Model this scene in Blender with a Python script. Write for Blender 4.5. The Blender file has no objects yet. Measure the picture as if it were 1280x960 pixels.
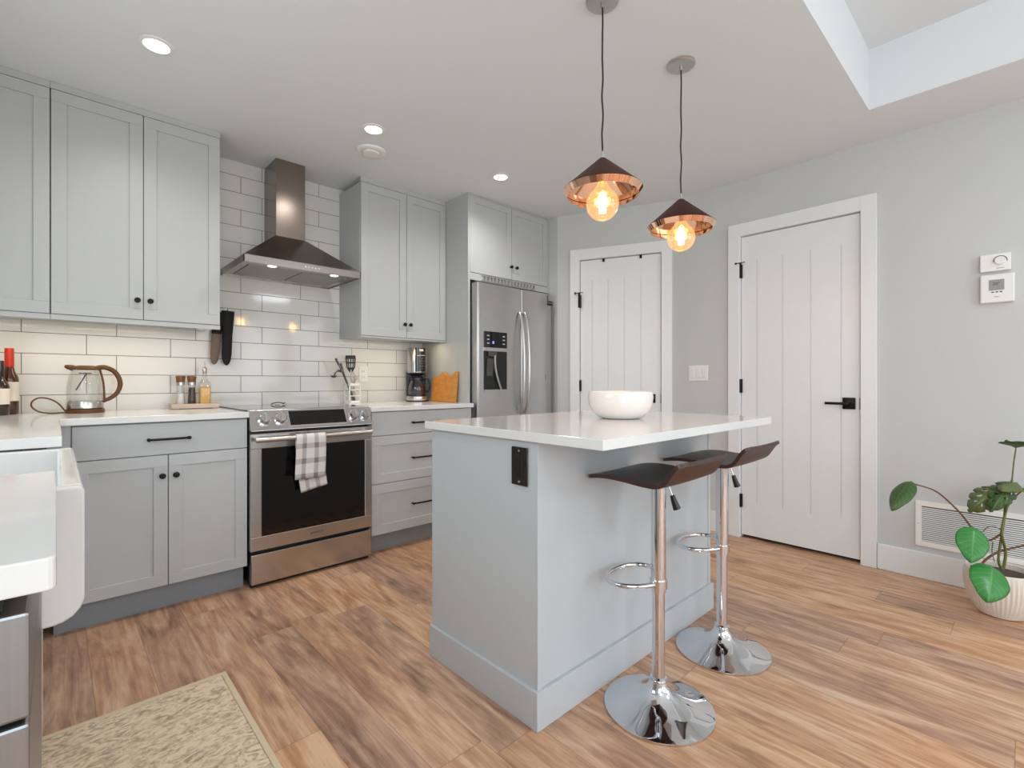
import bpy, bmesh, math, random
from mathutils import Vector, Matrix, Euler
random.seed(7)
R = math.radians
S = bpy.context.scene
COL = S.collection

# ------------------------------------------------------------------ camera
cam = bpy.data.cameras.new('camera'); camo = bpy.data.objects.new('camera', cam); COL.objects.link(camo)
cam.sensor_width = 36; cam.lens = 609.24/1280*36; cam.shift_y = -0.0025
cam.clip_start = 0.02
camo.location = (0.0047, -3.4837, 1.0891); camo.rotation_euler = (R(90), 0, R(-43.166))
S.camera = camo

# ------------------------------------------------------------------ world, lights, exposure
W = bpy.data.worlds.new('world'); S.world = W; W.use_nodes = True
bg = W.node_tree.nodes['Background']; bg.inputs[0].default_value = (0.86, 0.93, 1.0, 1); bg.inputs[1].default_value = 1.6
S.view_settings.view_transform = 'Standard'; S.view_settings.look = 'None'
S.view_settings.exposure = 0.10; S.view_settings.gamma = 1.0
try: S.view_settings.use_curve_mapping = False
except Exception: pass

def area(name, loc, rot, sx, sy, power, color=(1, 1, 1), spread=None):
    l = bpy.data.lights.new(name, 'AREA'); l.shape = 'RECTANGLE'; l.size = sx; l.size_y = sy
    l.energy = power; l.color = color
    if spread: l.spread = spread
    o = bpy.data.objects.new(name, l); COL.objects.link(o); o.location = loc; o.rotation_euler = rot
    return o
# daylight arriving through the windows of the living area behind the camera and the one over the sink, plus an added fill from the left
area('patio_daylight', (1.55, -7.05, 1.35), (R(90), 0, 0), 3.6, 2.1, 35, (0.86, 0.94, 1.0))
area('side_daylight', (3.40, -5.7, 1.45), (R(90), 0, R(90)), 1.6, 1.4, 11, (0.86, 0.94, 1.0))
area('sink_daylight', (-0.60, -2.0, 1.62), (R(90), 0, R(-90)), 1.0, 0.9, 8, (0.87, 0.945, 1.0))
area('left_fill', (-0.57, -4.9, 1.5), (R(90), 0, R(-90)), 2.0, 1.4, 36, (0.87, 0.945, 1.0))  # fill added to brighten the left floor and the island side
# added ceiling fill behind the camera, without any fixtures
area('ceiling_fill', (0.1, -4.7, 2.44), (0, 0, 0), 0.5, 0.5, 16, (0.86, 0.94, 1.0))
area('ceiling_fill', (2.6, -5.0, 2.44), (0, 0, 0), 0.5, 0.5, 14, (0.86, 0.94, 1.0))

# ------------------------------------------------------------------ materials
def srgb(r, g, b):
    f = lambda c: (c/255/12.92) if c/255 <= 0.04045 else ((c/255+0.055)/1.055)**2.4
    return (f(r), f(g), f(b), 1)
M = {}
def mat(name, col, rough=0.5, metal=0.0, spec=0.5, emit=None, estr=0, noise=0.0, nscale=20, bump=0.0, coat=0, stretch=None):
    m = bpy.data.materials.new(name); m.use_nodes = True; nt = m.node_tree; p = nt.nodes['Principled BSDF']
    p.inputs['Base Color'].default_value = col; p.inputs['Roughness'].default_value = rough
    p.inputs['Metallic'].default_value = metal; p.inputs['Specular IOR Level'].default_value = spec
    if coat: p.inputs['Coat Weight'].default_value = coat; p.inputs['Coat Roughness'].default_value = 0.05
    if emit: p.inputs['Emission Color'].default_value = emit; p.inputs['Emission Strength'].default_value = estr
    tc = nt.nodes.new('ShaderNodeTexCoord'); mp = nt.nodes.new('ShaderNodeMapping')
    nt.links.new(tc.outputs['Object'], mp.inputs[0])
    if stretch: mp.inputs['Scale'].default_value = stretch
    n = nt.nodes.new('ShaderNodeTexNoise'); n.inputs['Scale'].default_value = nscale; n.inputs['Detail'].default_value = 4
    nt.links.new(mp.outputs[0], n.inputs['Vector'])
    mx = nt.nodes.new('ShaderNodeMix'); mx.data_type = 'RGBA'; mx.blend_type = 'MULTIPLY'
    mx.inputs[0].default_value = noise
    mx.inputs[6].default_value = col
    rp = nt.nodes.new('ShaderNodeValToRGB'); rp.color_ramp.elements[0].position = 0.3; rp.color_ramp.elements[1].position = 0.7
    rp.color_ramp.elements[0].color = (0.45, 0.45, 0.45, 1)
    nt.links.new(n.outputs[0], rp.inputs[0]); nt.links.new(rp.outputs[0], mx.inputs[7]); nt.links.new(mx.outputs[2], p.inputs['Base Color'])
    if bump:
        b = nt.nodes.new('ShaderNodeBump'); b.inputs['Strength'].default_value = bump; b.inputs['Distance'].default_value = 0.002
        nt.links.new(n.outputs[0], b.inputs['Height']); nt.links.new(b.outputs[0], p.inputs['Normal'])
    M[name] = m
    return m
mat('wall_paint', srgb(201, 203, 202), 0.7, noise=0.03, nscale=3)
mat('ceiling_paint', srgb(228, 232, 234), 0.85, noise=0.02, nscale=2)
mat('trim_paint', srgb(232, 234, 234), 0.35, noise=0.02)
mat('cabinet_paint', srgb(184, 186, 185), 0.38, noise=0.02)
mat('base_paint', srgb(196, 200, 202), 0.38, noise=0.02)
mat('toe_shade', srgb(146, 152, 158), 0.5)  # cabinet grey darkened, the shade of the toe recess put into the colour
mat('island_paint', srgb(190, 194, 197), 0.42, noise=0.02)
mat('gap_shade', srgb(40, 38, 36), 0.8)  # near-black colour standing in for shade inside gaps
mat('quartz', srgb(228, 228, 226), 0.16, noise=0.05, nscale=9, coat=0.3)
mat('porcelain', srgb(226, 226, 223), 0.12, coat=0.5)
mat('ceramic', srgb(240, 234, 228), 0.15, coat=0.4)
mat('steel', (0.54, 0.53, 0.52, 1), 0.3, 1.0, noise=0.12, nscale=6, stretch=(1, 1, 40))
mat('steel_h', (0.58, 0.57, 0.56, 1), 0.22, 1.0, noise=0.1, nscale=6, stretch=(40, 1, 1))
mat('hood_steel', (0.30, 0.25, 0.22, 1), 0.22, 1.0, noise=0.12, nscale=6, stretch=(30, 30, 1))
mat('dark_metal', (0.16, 0.15, 0.15, 1), 0.35, 1.0)
mat('chrome', (0.70, 0.71, 0.74, 1), 0.04, 1.0)
mat('satin_metal', (0.55, 0.53, 0.51, 1), 0.3, 1.0)
mat('dishwasher_steel', (0.36, 0.38, 0.40, 1), 0.38, 1.0, noise=0.12, nscale=6, stretch=(40, 1, 1))
mat('black_metal', srgb(26, 24, 24), 0.35, 0.6)
mat('black_plastic', srgb(20, 20, 21), 0.3)
mat('black_glass', srgb(8, 7, 8), 0.04, spec=0.6)
mat('filter_metal', (0.34, 0.32, 0.30, 1), 0.4, 1.0, noise=0.3, nscale=60)
mat('copper_inner', (0.96, 0.60, 0.42, 1), 0.06, 1.0)
mat('shade_outer', srgb(60, 15, 6), 0.5, 0.0, spec=0.25)
mat('white_plastic', srgb(236, 235, 231), 0.35)
mat('grey_lcd', srgb(150, 152, 148), 0.3)
mat('dark_grey', srgb(70, 70, 70), 0.5)
mat('seat_brown', srgb(18, 11, 10), 0.34, spec=0.25, noise=0.2, nscale=60, bump=0.1)
mat('seat_shell', srgb(60, 34, 28), 0.38, noise=0.1)
mat('brown_plastic', srgb(92, 54, 10), 0.4)
mat('amber_wood', srgb(212, 142, 62), 0.45, noise=0.6, nscale=5, stretch=(3, 1, 8))
mat('tray_wood', srgb(205, 186, 168), 0.6, noise=0.3, nscale=12)
mat('soil', srgb(92, 74, 66), 0.95, noise=0.5, nscale=80, bump=0.6)
mat('stem_green', srgb(98, 104, 40), 0.5)
mat('stem_brown', srgb(98, 66, 36), 0.6)
mat('pot_white', srgb(226, 216, 204), 0.6)
mat('mitt_black', srgb(24, 23, 23), 0.8, noise=0.3, nscale=40)
mat('mitt_tan', srgb(128, 112, 98), 0.85, noise=0.4, nscale=60, bump=0.4)
mat('wine_dark', srgb(38, 14, 8), 0.08, coat=0.6)
mat('rose_wine', srgb(74, 32, 14), 0.08, coat=0.6)
mat('red_foil', srgb(196, 48, 18), 0.4)
mat('label_paper', srgb(232, 222, 206), 0.7)
mat('label_dark', srgb(96, 84, 70), 0.7)
mat('peppercorn', srgb(66, 38, 28), 0.7, noise=0.5, nscale=150)
mat('salt_grain', srgb(232, 226, 222), 0.7, noise=0.2, nscale=150)
mat('wood_brown', srgb(122, 74, 36), 0.4, noise=0.2)
mat('pilot_red', srgb(200, 60, 40), 0.5)
mat('outlet_black', srgb(30, 27, 25), 0.25)
mat('lamp_disc', (1, 1, 1, 1), 0.5, emit=(1, 0.98, 0.95, 1), estr=6)
mat('led_dot', (1, 1, 1, 1), 0.5, emit=(1, 0.86, 0.62, 1), estr=12)
mat('hood_bulb', (1, 1, 1, 1), 0.5, emit=(1, 0.85, 0.65, 1), estr=1.2)
mat('fascia_steel', (0.36, 0.33, 0.31, 1), 0.25, 1.0, noise=0.12, nscale=6, stretch=(40, 1, 1))
mat('filament', (1, 0.7, 0.3, 1), 0.5, emit=(1, 0.72, 0.38, 1), estr=55)
mat('blue_led', (0.2, 0.2, 0.8, 1), 0.5, emit=(0.25, 0.25, 1, 1), estr=0.8)
mat('icon_grey', srgb(168, 168, 165), 0.5)

def glassy(name, tint, refl=0.12, emit=None, estr=0):
    m = bpy.data.materials.new(name); m.use_nodes = True; nt = m.node_tree; nt.nodes.clear()
    o = nt.nodes.new('ShaderNodeOutputMaterial'); t = nt.nodes.new('ShaderNodeBsdfTransparent'); g = nt.nodes.new('ShaderNodeBsdfGlossy')
    t.inputs[0].default_value = tint; g.inputs['Roughness'].default_value = 0.03
    fr = nt.nodes.new('ShaderNodeLayerWeight'); fr.inputs[0].default_value = 0.35
    ma = nt.nodes.new('ShaderNodeMath'); ma.operation = 'MULTIPLY_ADD'; ma.inputs[1].default_value = 0.5; ma.inputs[2].default_value = refl*0.3
    nt.links.new(fr.outputs['Facing'], ma.inputs[0])
    mx = nt.nodes.new('ShaderNodeMixShader'); nt.links.new(ma.outputs[0], mx.inputs[0])
    nt.links.new(t.outputs[0], mx.inputs[1]); nt.links.new(g.outputs[0], mx.inputs[2])
    last = mx
    if emit:
        e = nt.nodes.new('ShaderNodeEmission'); e.inputs[0].default_value = emit; e.inputs[1].default_value = estr
        ad = nt.nodes.new('ShaderNodeAddShader'); nt.links.new(mx.outputs[0], ad.inputs[0]); nt.links.new(e.outputs[0], ad.inputs[1]); last = ad
    nt.links.new(last.outputs[0], o.inputs[0]); M[name] = m
glassy('clear_glass', (0.93, 0.94, 0.93, 1))
glassy('bulb_glass', (1.0, 0.82, 0.58, 1), 0.15, (1.0, 0.6, 0.28, 1), 0.32)
mat('olive_oil', srgb(222, 164, 10), 0.15, coat=0.5)
glassy('coffee_glass', (0.25, 0.22, 0.22, 1), 0.3)

def nodes_of(name, rough=0.4):
    m = bpy.data.materials.new(name); m.use_nodes = True; M[name] = m
    nt = m.node_tree; return m, nt, nt.nodes['Principled BSDF']
def math_n(nt, op, a, b=None, c=None):
    n = nt.nodes.new('ShaderNodeMath'); n.operation = op
    for i, v in enumerate((a, b, c)):
        if v is None: continue
        if isinstance(v, (int, float)): n.inputs[i].default_value = v
        else: nt.links.new(v, n.inputs[i])
    return n.outputs[0]

# plank floor: boards run away from the camera along Y
m, nt, p = nodes_of('plank_floor')
tc = nt.nodes.new('ShaderNodeTexCoord'); sp = nt.nodes.new('ShaderNodeSeparateXYZ'); nt.links.new(tc.outputs['Object'], sp.inputs[0])
PW = 0.169; PL = 1.15
xs = math_n(nt, 'DIVIDE', math_n(nt, 'ADD', sp.outputs[0], 10*PW-0.103), PW)
row = math_n(nt, 'FLOOR', xs)
wn = nt.nodes.new('ShaderNodeTexWhiteNoise'); wn.noise_dimensions = '1D'; nt.links.new(row, wn.inputs['W'])
ys = math_n(nt, 'DIVIDE', math_n(nt, 'ADD', sp.outputs[1], math_n(nt, 'MULTIPLY', wn.outputs[0], 7.3)), PL)
pl = math_n(nt, 'FLOOR', ys)
wid = nt.nodes.new('ShaderNodeTexWhiteNoise'); wid.noise_dimensions = '2D'
cb = nt.nodes.new('ShaderNodeCombineXYZ'); nt.links.new(row, cb.inputs[0]); nt.links.new(pl, cb.inputs[1]); nt.links.new(cb.outputs[0], wid.inputs['Vector'])
# grain coordinates shifted per board
cg = nt.nodes.new('ShaderNodeCombineXYZ')
nt.links.new(math_n(nt, 'ADD', math_n(nt, 'MULTIPLY', sp.outputs[0], 9.0), math_n(nt, 'MULTIPLY', wid.outputs[0], 40)), cg.inputs[0])
nt.links.new(math_n(nt, 'MULTIPLY', sp.outputs[1], 1.5), cg.inputs[1]); nt.links.new(math_n(nt, 'MULTIPLY', wid.outputs[0], 17), cg.inputs[2])
gn = nt.nodes.new('ShaderNodeTexNoise'); gn.inputs['Scale'].default_value = 1.3; gn.inputs['Detail'].default_value = 8; gn.inputs['Roughness'].default_value = 0.62; gn.inputs['Distortion'].default_value = 1.1
nt.links.new(cg.outputs[0], gn.inputs['Vector'])
fg = nt.nodes.new('ShaderNodeTexNoise'); fg.inputs['Scale'].default_value = 5; fg.inputs['Detail'].default_value = 5; nt.links.new(cg.outputs[0], fg.inputs['Vector'])
rp = nt.nodes.new('ShaderNodeValToRGB'); e = rp.color_ramp.elements
e[0].position = 0.36; e[0].color = srgb(134, 94, 70); e[1].position = 0.66; e[1].color = srgb(220, 185, 156)
x_ = rp.color_ramp.elements.new(0.44); x_.color = srgb(162, 121, 98)
x_ = rp.color_ramp.elements.new(0.54); x_.color = srgb(194, 151, 120)
cs = nt.nodes.new('ShaderNodeCombineXYZ'); nt.links.new(math_n(nt, 'MULTIPLY', sp.outputs[0], 60.0), cs.inputs[0]); nt.links.new(math_n(nt, 'MULTIPLY', sp.outputs[1], 2.2), cs.inputs[1]); nt.links.new(math_n(nt, 'MULTIPLY', wid.outputs[0], 23), cs.inputs[2])
st = nt.nodes.new('ShaderNodeTexNoise'); st.inputs['Scale'].default_value = 1.0; st.inputs['Detail'].default_value = 6; st.inputs['Roughness'].default_value = 0.7; st.inputs['Distortion'].default_value = 0.6
nt.links.new(cs.outputs[0], st.inputs['Vector'])
fac = math_n(nt, 'ADD', math_n(nt, 'MULTIPLY', gn.outputs[0], 0.58), math_n(nt, 'MULTIPLY', fg.outputs[0], 0.22))
fac = math_n(nt, 'ADD', fac, math_n(nt, 'MULTIPLY', st.outputs[0], 0.34))
fac = math_n(nt, 'ADD', fac, math_n(nt, 'MULTIPLY', math_n(nt, 'SUBTRACT', wid.outputs[0], 0.85), 0.11))
nt.links.new(fac, rp.inputs[0])
# dark knots
kn = nt.nodes.new('ShaderNodeTexVoronoi'); kn.inputs['Scale'].default_value = 1.0
ck = nt.nodes.new('ShaderNodeCombineXYZ'); nt.links.new(math_n(nt, 'MULTIPLY', sp.outputs[0], 5.0), ck.inputs[0]); nt.links.new(math_n(nt, 'MULTIPLY', sp.outputs[1], 2.3), ck.inputs[1])
nt.links.new(wid.outputs[0], ck.inputs[2]); nt.links.new(ck.outputs[0], kn.inputs['Vector'])
kr = nt.nodes.new('ShaderNodeMapRange'); kr.inputs['From Min'].default_value = 0.05; kr.inputs['From Max'].default_value = 0.22; kr.inputs['To Min'].default_value = 0.62; kr.inputs['To Max'].default_value = 1.0
nt.links.new(math_n(nt, 'ADD', kn.outputs['Distance'], math_n(nt, 'MULTIPLY', math_n(nt, 'SUBTRACT', fg.outputs[0], 0.5), 0.3)), kr.inputs[0])
# hue shift per board
hs = nt.nodes.new('ShaderNodeHueSaturation'); nt.links.new(rp.outputs[0], hs.inputs['Color'])
nt.links.new(math_n(nt, 'ADD', 0.90, math_n(nt, 'MULTIPLY', wid.outputs[0], 0.22)), hs.inputs['Saturation'])
mk = nt.nodes.new('ShaderNodeMix'); mk.data_type = 'RGBA'; mk.blend_type = 'MULTIPLY'; mk.inputs[0].default_value = 1
nt.links.new(hs.outputs[0], mk.inputs[6]); nt.links.new(kr.outputs[0], mk.inputs[7])
fx = math_n(nt, 'FRACT', xs); fy = math_n(nt, 'FRACT', ys)
ex = math_n(nt, 'MULTIPLY', math_n(nt, 'MINIMUM', fx, math_n(nt, 'SUBTRACT', 1, fx)), PW)
ey = math_n(nt, 'MULTIPLY', math_n(nt, 'MINIMUM', fy, math_n(nt, 'SUBTRACT', 1, fy)), PL)
ed = math_n(nt, 'MINIMUM', ex, ey)
sr = nt.nodes.new('ShaderNodeMapRange'); sr.inputs['From Min'].default_value = 0.0004; sr.inputs['From Max'].default_value = 0.002; sr.inputs['To Min'].default_value = 0.6; sr.inputs['To Max'].default_value = 1
nt.links.new(ed, sr.inputs[0])
mk2 = nt.nodes.new('ShaderNodeMix'); mk2.data_type = 'RGBA'; mk2.blend_type = 'MULTIPLY'; mk2.inputs[0].default_value = 1
nt.links.new(mk.outputs[2], mk2.inputs[6]); nt.links.new(sr.outputs[0], mk2.inputs[7]); nt.links.new(mk2.outputs[2], p.inputs['Base Color'])
p.inputs['Roughness'].default_value = 0.36; p.inputs['Specular IOR Level'].default_value = 0.4
bp_ = nt.nodes.new('ShaderNodeBump'); bp_.inputs['Strength'].default_value = 0.15; bp_.inputs['Distance'].default_value = 0.002
nt.links.new(sr.outputs[0], bp_.inputs['Height']); nt.links.new(bp_.outputs[0], p.inputs['Normal'])

# long white tiles with dark grout; X-Z plane, rows alternate
m, nt, p = nodes_of('wall_tile')
tc = nt.nodes.new('ShaderNodeTexCoord'); sp = nt.nodes.new('ShaderNodeSeparateXYZ'); nt.links.new(tc.outputs['Object'], sp.inputs[0])
TL = 0.3745; TH = 0.1067
zs = math_n(nt, 'DIVIDE', math_n(nt, 'SUBTRACT', sp.outputs[2], 0.9125), TH)
rw = math_n(nt, 'FLOOR', zs); par = math_n(nt, 'MODULO', math_n(nt, 'ADD', rw, 20), 2)
xo = math_n(nt, 'SUBTRACT', math_n(nt, 'SUBTRACT', sp.outputs[0], 0.2555-10*TL), math_n(nt, 'MULTIPLY', par, -0.1265))
xs = math_n(nt, 'DIVIDE', xo, TL); fx = math_n(nt, 'FRACT', xs); fz = math_n(nt, 'FRACT', zs)
ex = math_n(nt, 'MULTIPLY', math_n(nt, 'MINIMUM', fx, math_n(nt, 'SUBTRACT', 1, fx)), TL)
ez = math_n(nt, 'MULTIPLY', math_n(nt, 'MINIMUM', fz, math_n(nt, 'SUBTRACT', 1, fz)), TH)
ed = math_n(nt, 'MINIMUM', ex, ez)
gr = nt.nodes.new('ShaderNodeMapRange'); gr.inputs['From Min'].default_value = 0.0011; gr.inputs['From Max'].default_value = 0.0019; nt.links.new(ed, gr.inputs[0])
mc = nt.nodes.new('ShaderNodeMix'); mc.data_type = 'RGBA'; mc.inputs[6].default_value = srgb(92, 88, 82); mc.inputs[7].default_value = srgb(226, 224, 219)
nt.links.new(gr.outputs[0], mc.inputs[0]); nt.links.new(mc.outputs[2], p.inputs['Base Color'])
mr = nt.nodes.new('ShaderNodeMapRange'); mr.inputs['To Min'].default_value = 0.7; mr.inputs['To Max'].default_value = 0.07; nt.links.new(gr.outputs[0], mr.inputs[0]); nt.links.new(mr.outputs[0], p.inputs['Roughness'])
b2 = nt.nodes.new('ShaderNodeBump'); b2.inputs['Strength'].default_value = 0.5; b2.inputs['Distance'].default_value = 0.0015
nt.links.new(gr.outputs[0], b2.inputs['Height']); nt.links.new(b2.outputs[0], p.inputs['Normal'])

# rug
m, nt, p = nodes_of('rug_weave')
tc = nt.nodes.new('ShaderNodeTexCoord')
n1 = nt.nodes.new('ShaderNodeTexNoise'); n1.inputs['Scale'].default_value = 17; n1.inputs['Detail'].default_value = 7; n1.inputs['Distortion'].default_value = 2.2
mp = nt.nodes.new('ShaderNodeMapping'); mp.inputs['Scale'].default_value = (1, 1.9, 1); nt.links.new(tc.outputs['Object'], mp.inputs[0]); nt.links.new(mp.outputs[0], n1.inputs['Vector'])
n2 = nt.nodes.new('ShaderNodeTexNoise'); n2.inputs['Scale'].default_value = 90; n2.inputs['Detail'].default_value = 3; nt.links.new(tc.outputs['Object'], n2.inputs['Vector'])
rp = nt.nodes.new('ShaderNodeValToRGB'); e = rp.color_ramp.elements
e[0].position = 0.36; e[0].color = srgb(166, 148, 126); e[1].position = 0.56; e[1].color = srgb(228, 208, 180)
nt.links.new(math_n(nt, 'ADD', math_n(nt, 'MULTIPLY', n1.outputs[0], 0.75), math_n(nt, 'MULTIPLY', n2.outputs[0], 0.25)), rp.inputs[0]); nt.links.new(rp.outputs[0], p.inputs['Base Color'])
p.inputs['Roughness'].default_value = 0.95
b3 = nt.nodes.new('ShaderNodeBump'); b3.inputs['Strength'].default_value = 0.5; b3.inputs['Distance'].default_value = 0.003; nt.links.new(n2.outputs[0], b3.inputs['Height']); nt.links.new(b3.outputs[0], p.inputs['Normal'])
mat('rug_binding', srgb(216, 198, 166), 0.9, noise=0.1)

# plaid towel, pattern in its own UV-like generated coords (x across, z down)
m, nt, p = nodes_of('plaid_cloth')
tc = nt.nodes.new('ShaderNodeTexCoord'); sp = nt.nodes.new('ShaderNodeSeparateXYZ'); nt.links.new(tc.outputs['UV'], sp.inputs[0])
def stripes(src, period, off, w):
    f = math_n(nt, 'FRACT', math_n(nt, 'DIVIDE', math_n(nt, 'ADD', src, off), period))
    return math_n(nt, 'LESS_THAN', f, w)
sx = stripes(sp.outputs[0], 0.062, -0.032+0.062, 0.36); sz = stripes(sp.outputs[1], 0.083, 0.022, 0.34)
sm = math_n(nt, 'ADD', math_n(nt, 'MULTIPLY', sx, 0.42), math_n(nt, 'MULTIPLY', sz, 0.36))
mc = nt.nodes.new('ShaderNodeMix'); mc.data_type = 'RGBA'; mc.inputs[6].default_value = srgb(226, 223, 219); mc.inputs[7].default_value = srgb(84, 84, 86)
nt.links.new(sm, mc.inputs[0]); nt.links.new(mc.outputs[2], p.inputs['Base Color']); p.inputs['Roughness'].default_value = 0.95

# leaves
def leafmat(name, a, b, rough=0.3):
    m, nt, p = nodes_of(name)
    tc = nt.nodes.new('ShaderNodeTexCoord'); sp = nt.nodes.new('ShaderNodeSeparateXYZ'); nt.links.new(tc.outputs['UV'], sp.inputs[0])
    ax = math_n(nt, 'ABSOLUTE', sp.outputs[0])
    v = math_n(nt, 'FRACT', math_n(nt, 'MULTIPLY', math_n(nt, 'SUBTRACT', sp.outputs[1], math_n(nt, 'MULTIPLY', ax, 0.55)), 7))
    vein = math_n(nt, 'MAXIMUM', math_n(nt, 'LESS_THAN', v, 0.10), math_n(nt, 'LESS_THAN', ax, 0.022))
    mc = nt.nodes.new('ShaderNodeMix'); mc.data_type = 'RGBA'; mc.inputs[6].default_value = a; mc.inputs[7].default_value = b
    nt.links.new(math_n(nt, 'MULTIPLY', vein, 0.38), mc.inputs[0]); nt.links.new(mc.outputs[2], p.inputs['Base Color'])
    p.inputs['Roughness'].default_value = rough
leafmat('leaf_bright', srgb(46, 124, 50), srgb(116, 176, 100))
leafmat('leaf_dark', srgb(50, 80, 28), srgb(106, 130, 66), 0.45)
leafmat('leaf_olive', srgb(84, 98, 48), srgb(120, 130, 76), 0.5)

# ------------------------------------------------------------------ mesh helpers
def T(loc=(0, 0, 0), rz=0, rx=0, ry=0): return Matrix.Translation(loc) @ Euler((rx, ry, rz)).to_matrix().to_4x4()
def nb(): return bmesh.new()
def box(b, x0, x1, y0, y1, z0, z1, bevel=0.0, mtx=None, seg=2):
    vs = [b.verts.new((x, y, z)) for z in (z0, z1) for x, y in ((x0, y0), (x1, y0), (x1, y1), (x0, y1))]
    F = [(0, 3, 2, 1), (4, 5, 6, 7), (0, 1, 5, 4), (1, 2, 6, 5), (2, 3, 7, 6), (3, 0, 4, 7)]
    fs = [b.faces.new([vs[i] for i in f]) for f in F]
    out = vs
    if bevel > 0:
        es = list({e for f in fs for e in f.edges})
        r = bmesh.ops.bevel(b, geom=es, offset=bevel, segments=seg, affect='EDGES', profile=0.5)
        out = list({v for f in r['faces'] for v in f.verts} | {v for v in vs if v.is_valid})
    if mtx is not None: bmesh.ops.transform(b, matrix=mtx, verts=[v for v in out if v.is_valid])
    return out
def lathe(b, prof, seg=32, mtx=None, a0=0, a1=2*math.pi):
    full = abs(a1-a0-2*math.pi) < 1e-6; n = seg if full else seg+1
    rings = []
    for r, z in prof:
        if r < 1e-6: rings.append([b.verts.new((0, 0, z))])
        else: rings.append([b.verts.new((r*math.cos(a0+(a1-a0)*i/seg), r*math.sin(a0+(a1-a0)*i/seg), z)) for i in range(n)])
    for A, B in zip(rings, rings[1:]):
        for i in range(seg):
            j = (i+1) % n if full else i+1
            if len(A) == 1 and len(B) == 1: continue
            if len(A) == 1: f = [A[0], B[i], B[j]]
            elif len(B) == 1: f = [A[i], A[j], B[0]]
            else: f = [A[i], A[j], B[j], B[i]]
            try: b.faces.new(f)
            except ValueError: pass
    vs = [v for r in rings for v in r]
    if mtx is not None: bmesh.ops.transform(b, matrix=mtx, verts=vs)
    return vs
def smooth_path(pts, sub=6):
    P = [Vector(p) for p in pts]
    if len(P) < 3: return P
    out = []
    for i in range(len(P)-1):
        p0 = P[max(i-1, 0)]; p1 = P[i]; p2 = P[i+1]; p3 = P[min(i+2, len(P)-1)]
        for k in range(sub):
            t = k/sub
            out.append(0.5*((2*p1)+(-p0+p2)*t+(2*p0-5*p1+4*p2-p3)*t*t+(-p0+3*p1-3*p2+p3)*t*t*t))
    out.append(P[-1]); return out
def tube(b, pts, r, seg=10, closed=False, rad=None, smooth=0, flat=1.0):
    P = smooth_path(pts, smooth) if smooth else [Vector(p) for p in pts]
    n = len(P); rings = []; up = None
    for i, p in enumerate(P):
        if closed: d = P[(i+1) % n]-P[i-1]
        else: d = P[min(i+1, n-1)]-P[max(i-1, 0)]
        d.normalize()
        if up is None:
            up = Vector((0, 0, 1)) if abs(d.z) < 0.9 else Vector((1, 0, 0))
        up = (up-d*up.dot(d)).normalized(); s = d.cross(up)
        rr = r if rad is None else (rad[0]+(rad[1]-rad[0])*i/(n-1))
        rings.append([b.verts.new(p+up*(rr*math.sin(2*math.pi*k/seg)*flat)+s*(rr*math.cos(2*math.pi*k/seg))) for k in range(seg)])
    m_ = n if closed else n-1
    for i in range(m_):
        A = rings[i]; B = rings[(i+1) % n]
        for k in range(seg): b.faces.new([A[k], A[(k+1) % seg], B[(k+1) % seg], B[k]])
    if not closed:
        b.faces.new(rings[0][::-1]); b.faces.new(rings[-1])
def cyl(b, p0, p1, r, seg=16): tube(b, [p0, p1], r, seg)
def prism(b, pts, y0, y1, mtx=None):          # outline in XZ, extruded along Y
    A = [b.verts.new((x, y0, z)) for x, z in pts]; B = [b.verts.new((x, y1, z)) for x, z in pts]
    n = len(pts); b.faces.new(A); b.faces.new(B[::-1])
    for i in range(n): b.faces.new([A[i], B[i], B[(i+1) % n], A[(i+1) % n]])
    if mtx is not None: bmesh.ops.transform(b, matrix=mtx, verts=A+B)
def sphere(b, c, r, seg=24, sz=1.0):
    prof = [(r*math.sin(math.pi*i/(seg//2)), -r*sz*math.cos(math.pi*i/(seg//2))) for i in range(seg//2+1)]
    prof[0] = (0, -r*sz); prof[-1] = (0, r*sz)
    lathe(b, prof, seg, T(c))
def obj(name, b, material, parent=None, smooth=None, bevel=0.0):
    bmesh.ops.recalc_face_normals(b, faces=b.faces[:])
    me = bpy.data.meshes.new(name); b.to_mesh(me); b.free()
    o = bpy.data.objects.new(name, me); COL.objects.link(o)
    ml = material if isinstance(material, (list, tuple)) else [material]
    for mm in ml: me.materials.append(M[mm])
    if smooth:
        for p_ in me.polygons: p_.use_smooth = True
        a = R(smooth if smooth is not True else 40)
        try: me.set_sharp_from_angle(angle=a)
        except Exception: pass
    if bevel:
        md = o.modifiers.new('bevel', 'BEVEL'); md.width = bevel; md.segments = 2; md.limit_method = 'ANGLE'; md.angle_limit = R(50)
    if parent is not None: o.parent = parent
    return o
def tag(o, label=None, cat=None, group=None, kind=None):
    if label: o['label'] = label
    if cat: o['category'] = cat
    if group: o['group'] = group
    if kind: o['kind'] = kind
    return o
def thing(name, label, cat, loc=(0, 0, 0), rz=0, group=None):
    o = bpy.data.objects.new(name, None); COL.objects.link(o); o.location = loc; o.rotation_euler = (0, 0, rz)
    o.empty_display_size = 0.05
    return tag(o, label, cat, group)
def struct(name, b, material, label=None, **k):
    o = obj(name, b, material, **k); o['kind'] = 'structure'
    if label: o['label'] = label
    return o
def dup_tree(root, loc, rz=None):
    r = root.copy(); COL.objects.link(r); r.location = loc
    if rz is not None: r.rotation_euler = (0, 0, rz)
    for ch in list(root.children):
        c = ch.copy(); COL.objects.link(c); c.parent = r
        for g in list(ch.children):
            d = g.copy(); COL.objects.link(d); d.parent = c
    return r
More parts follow.
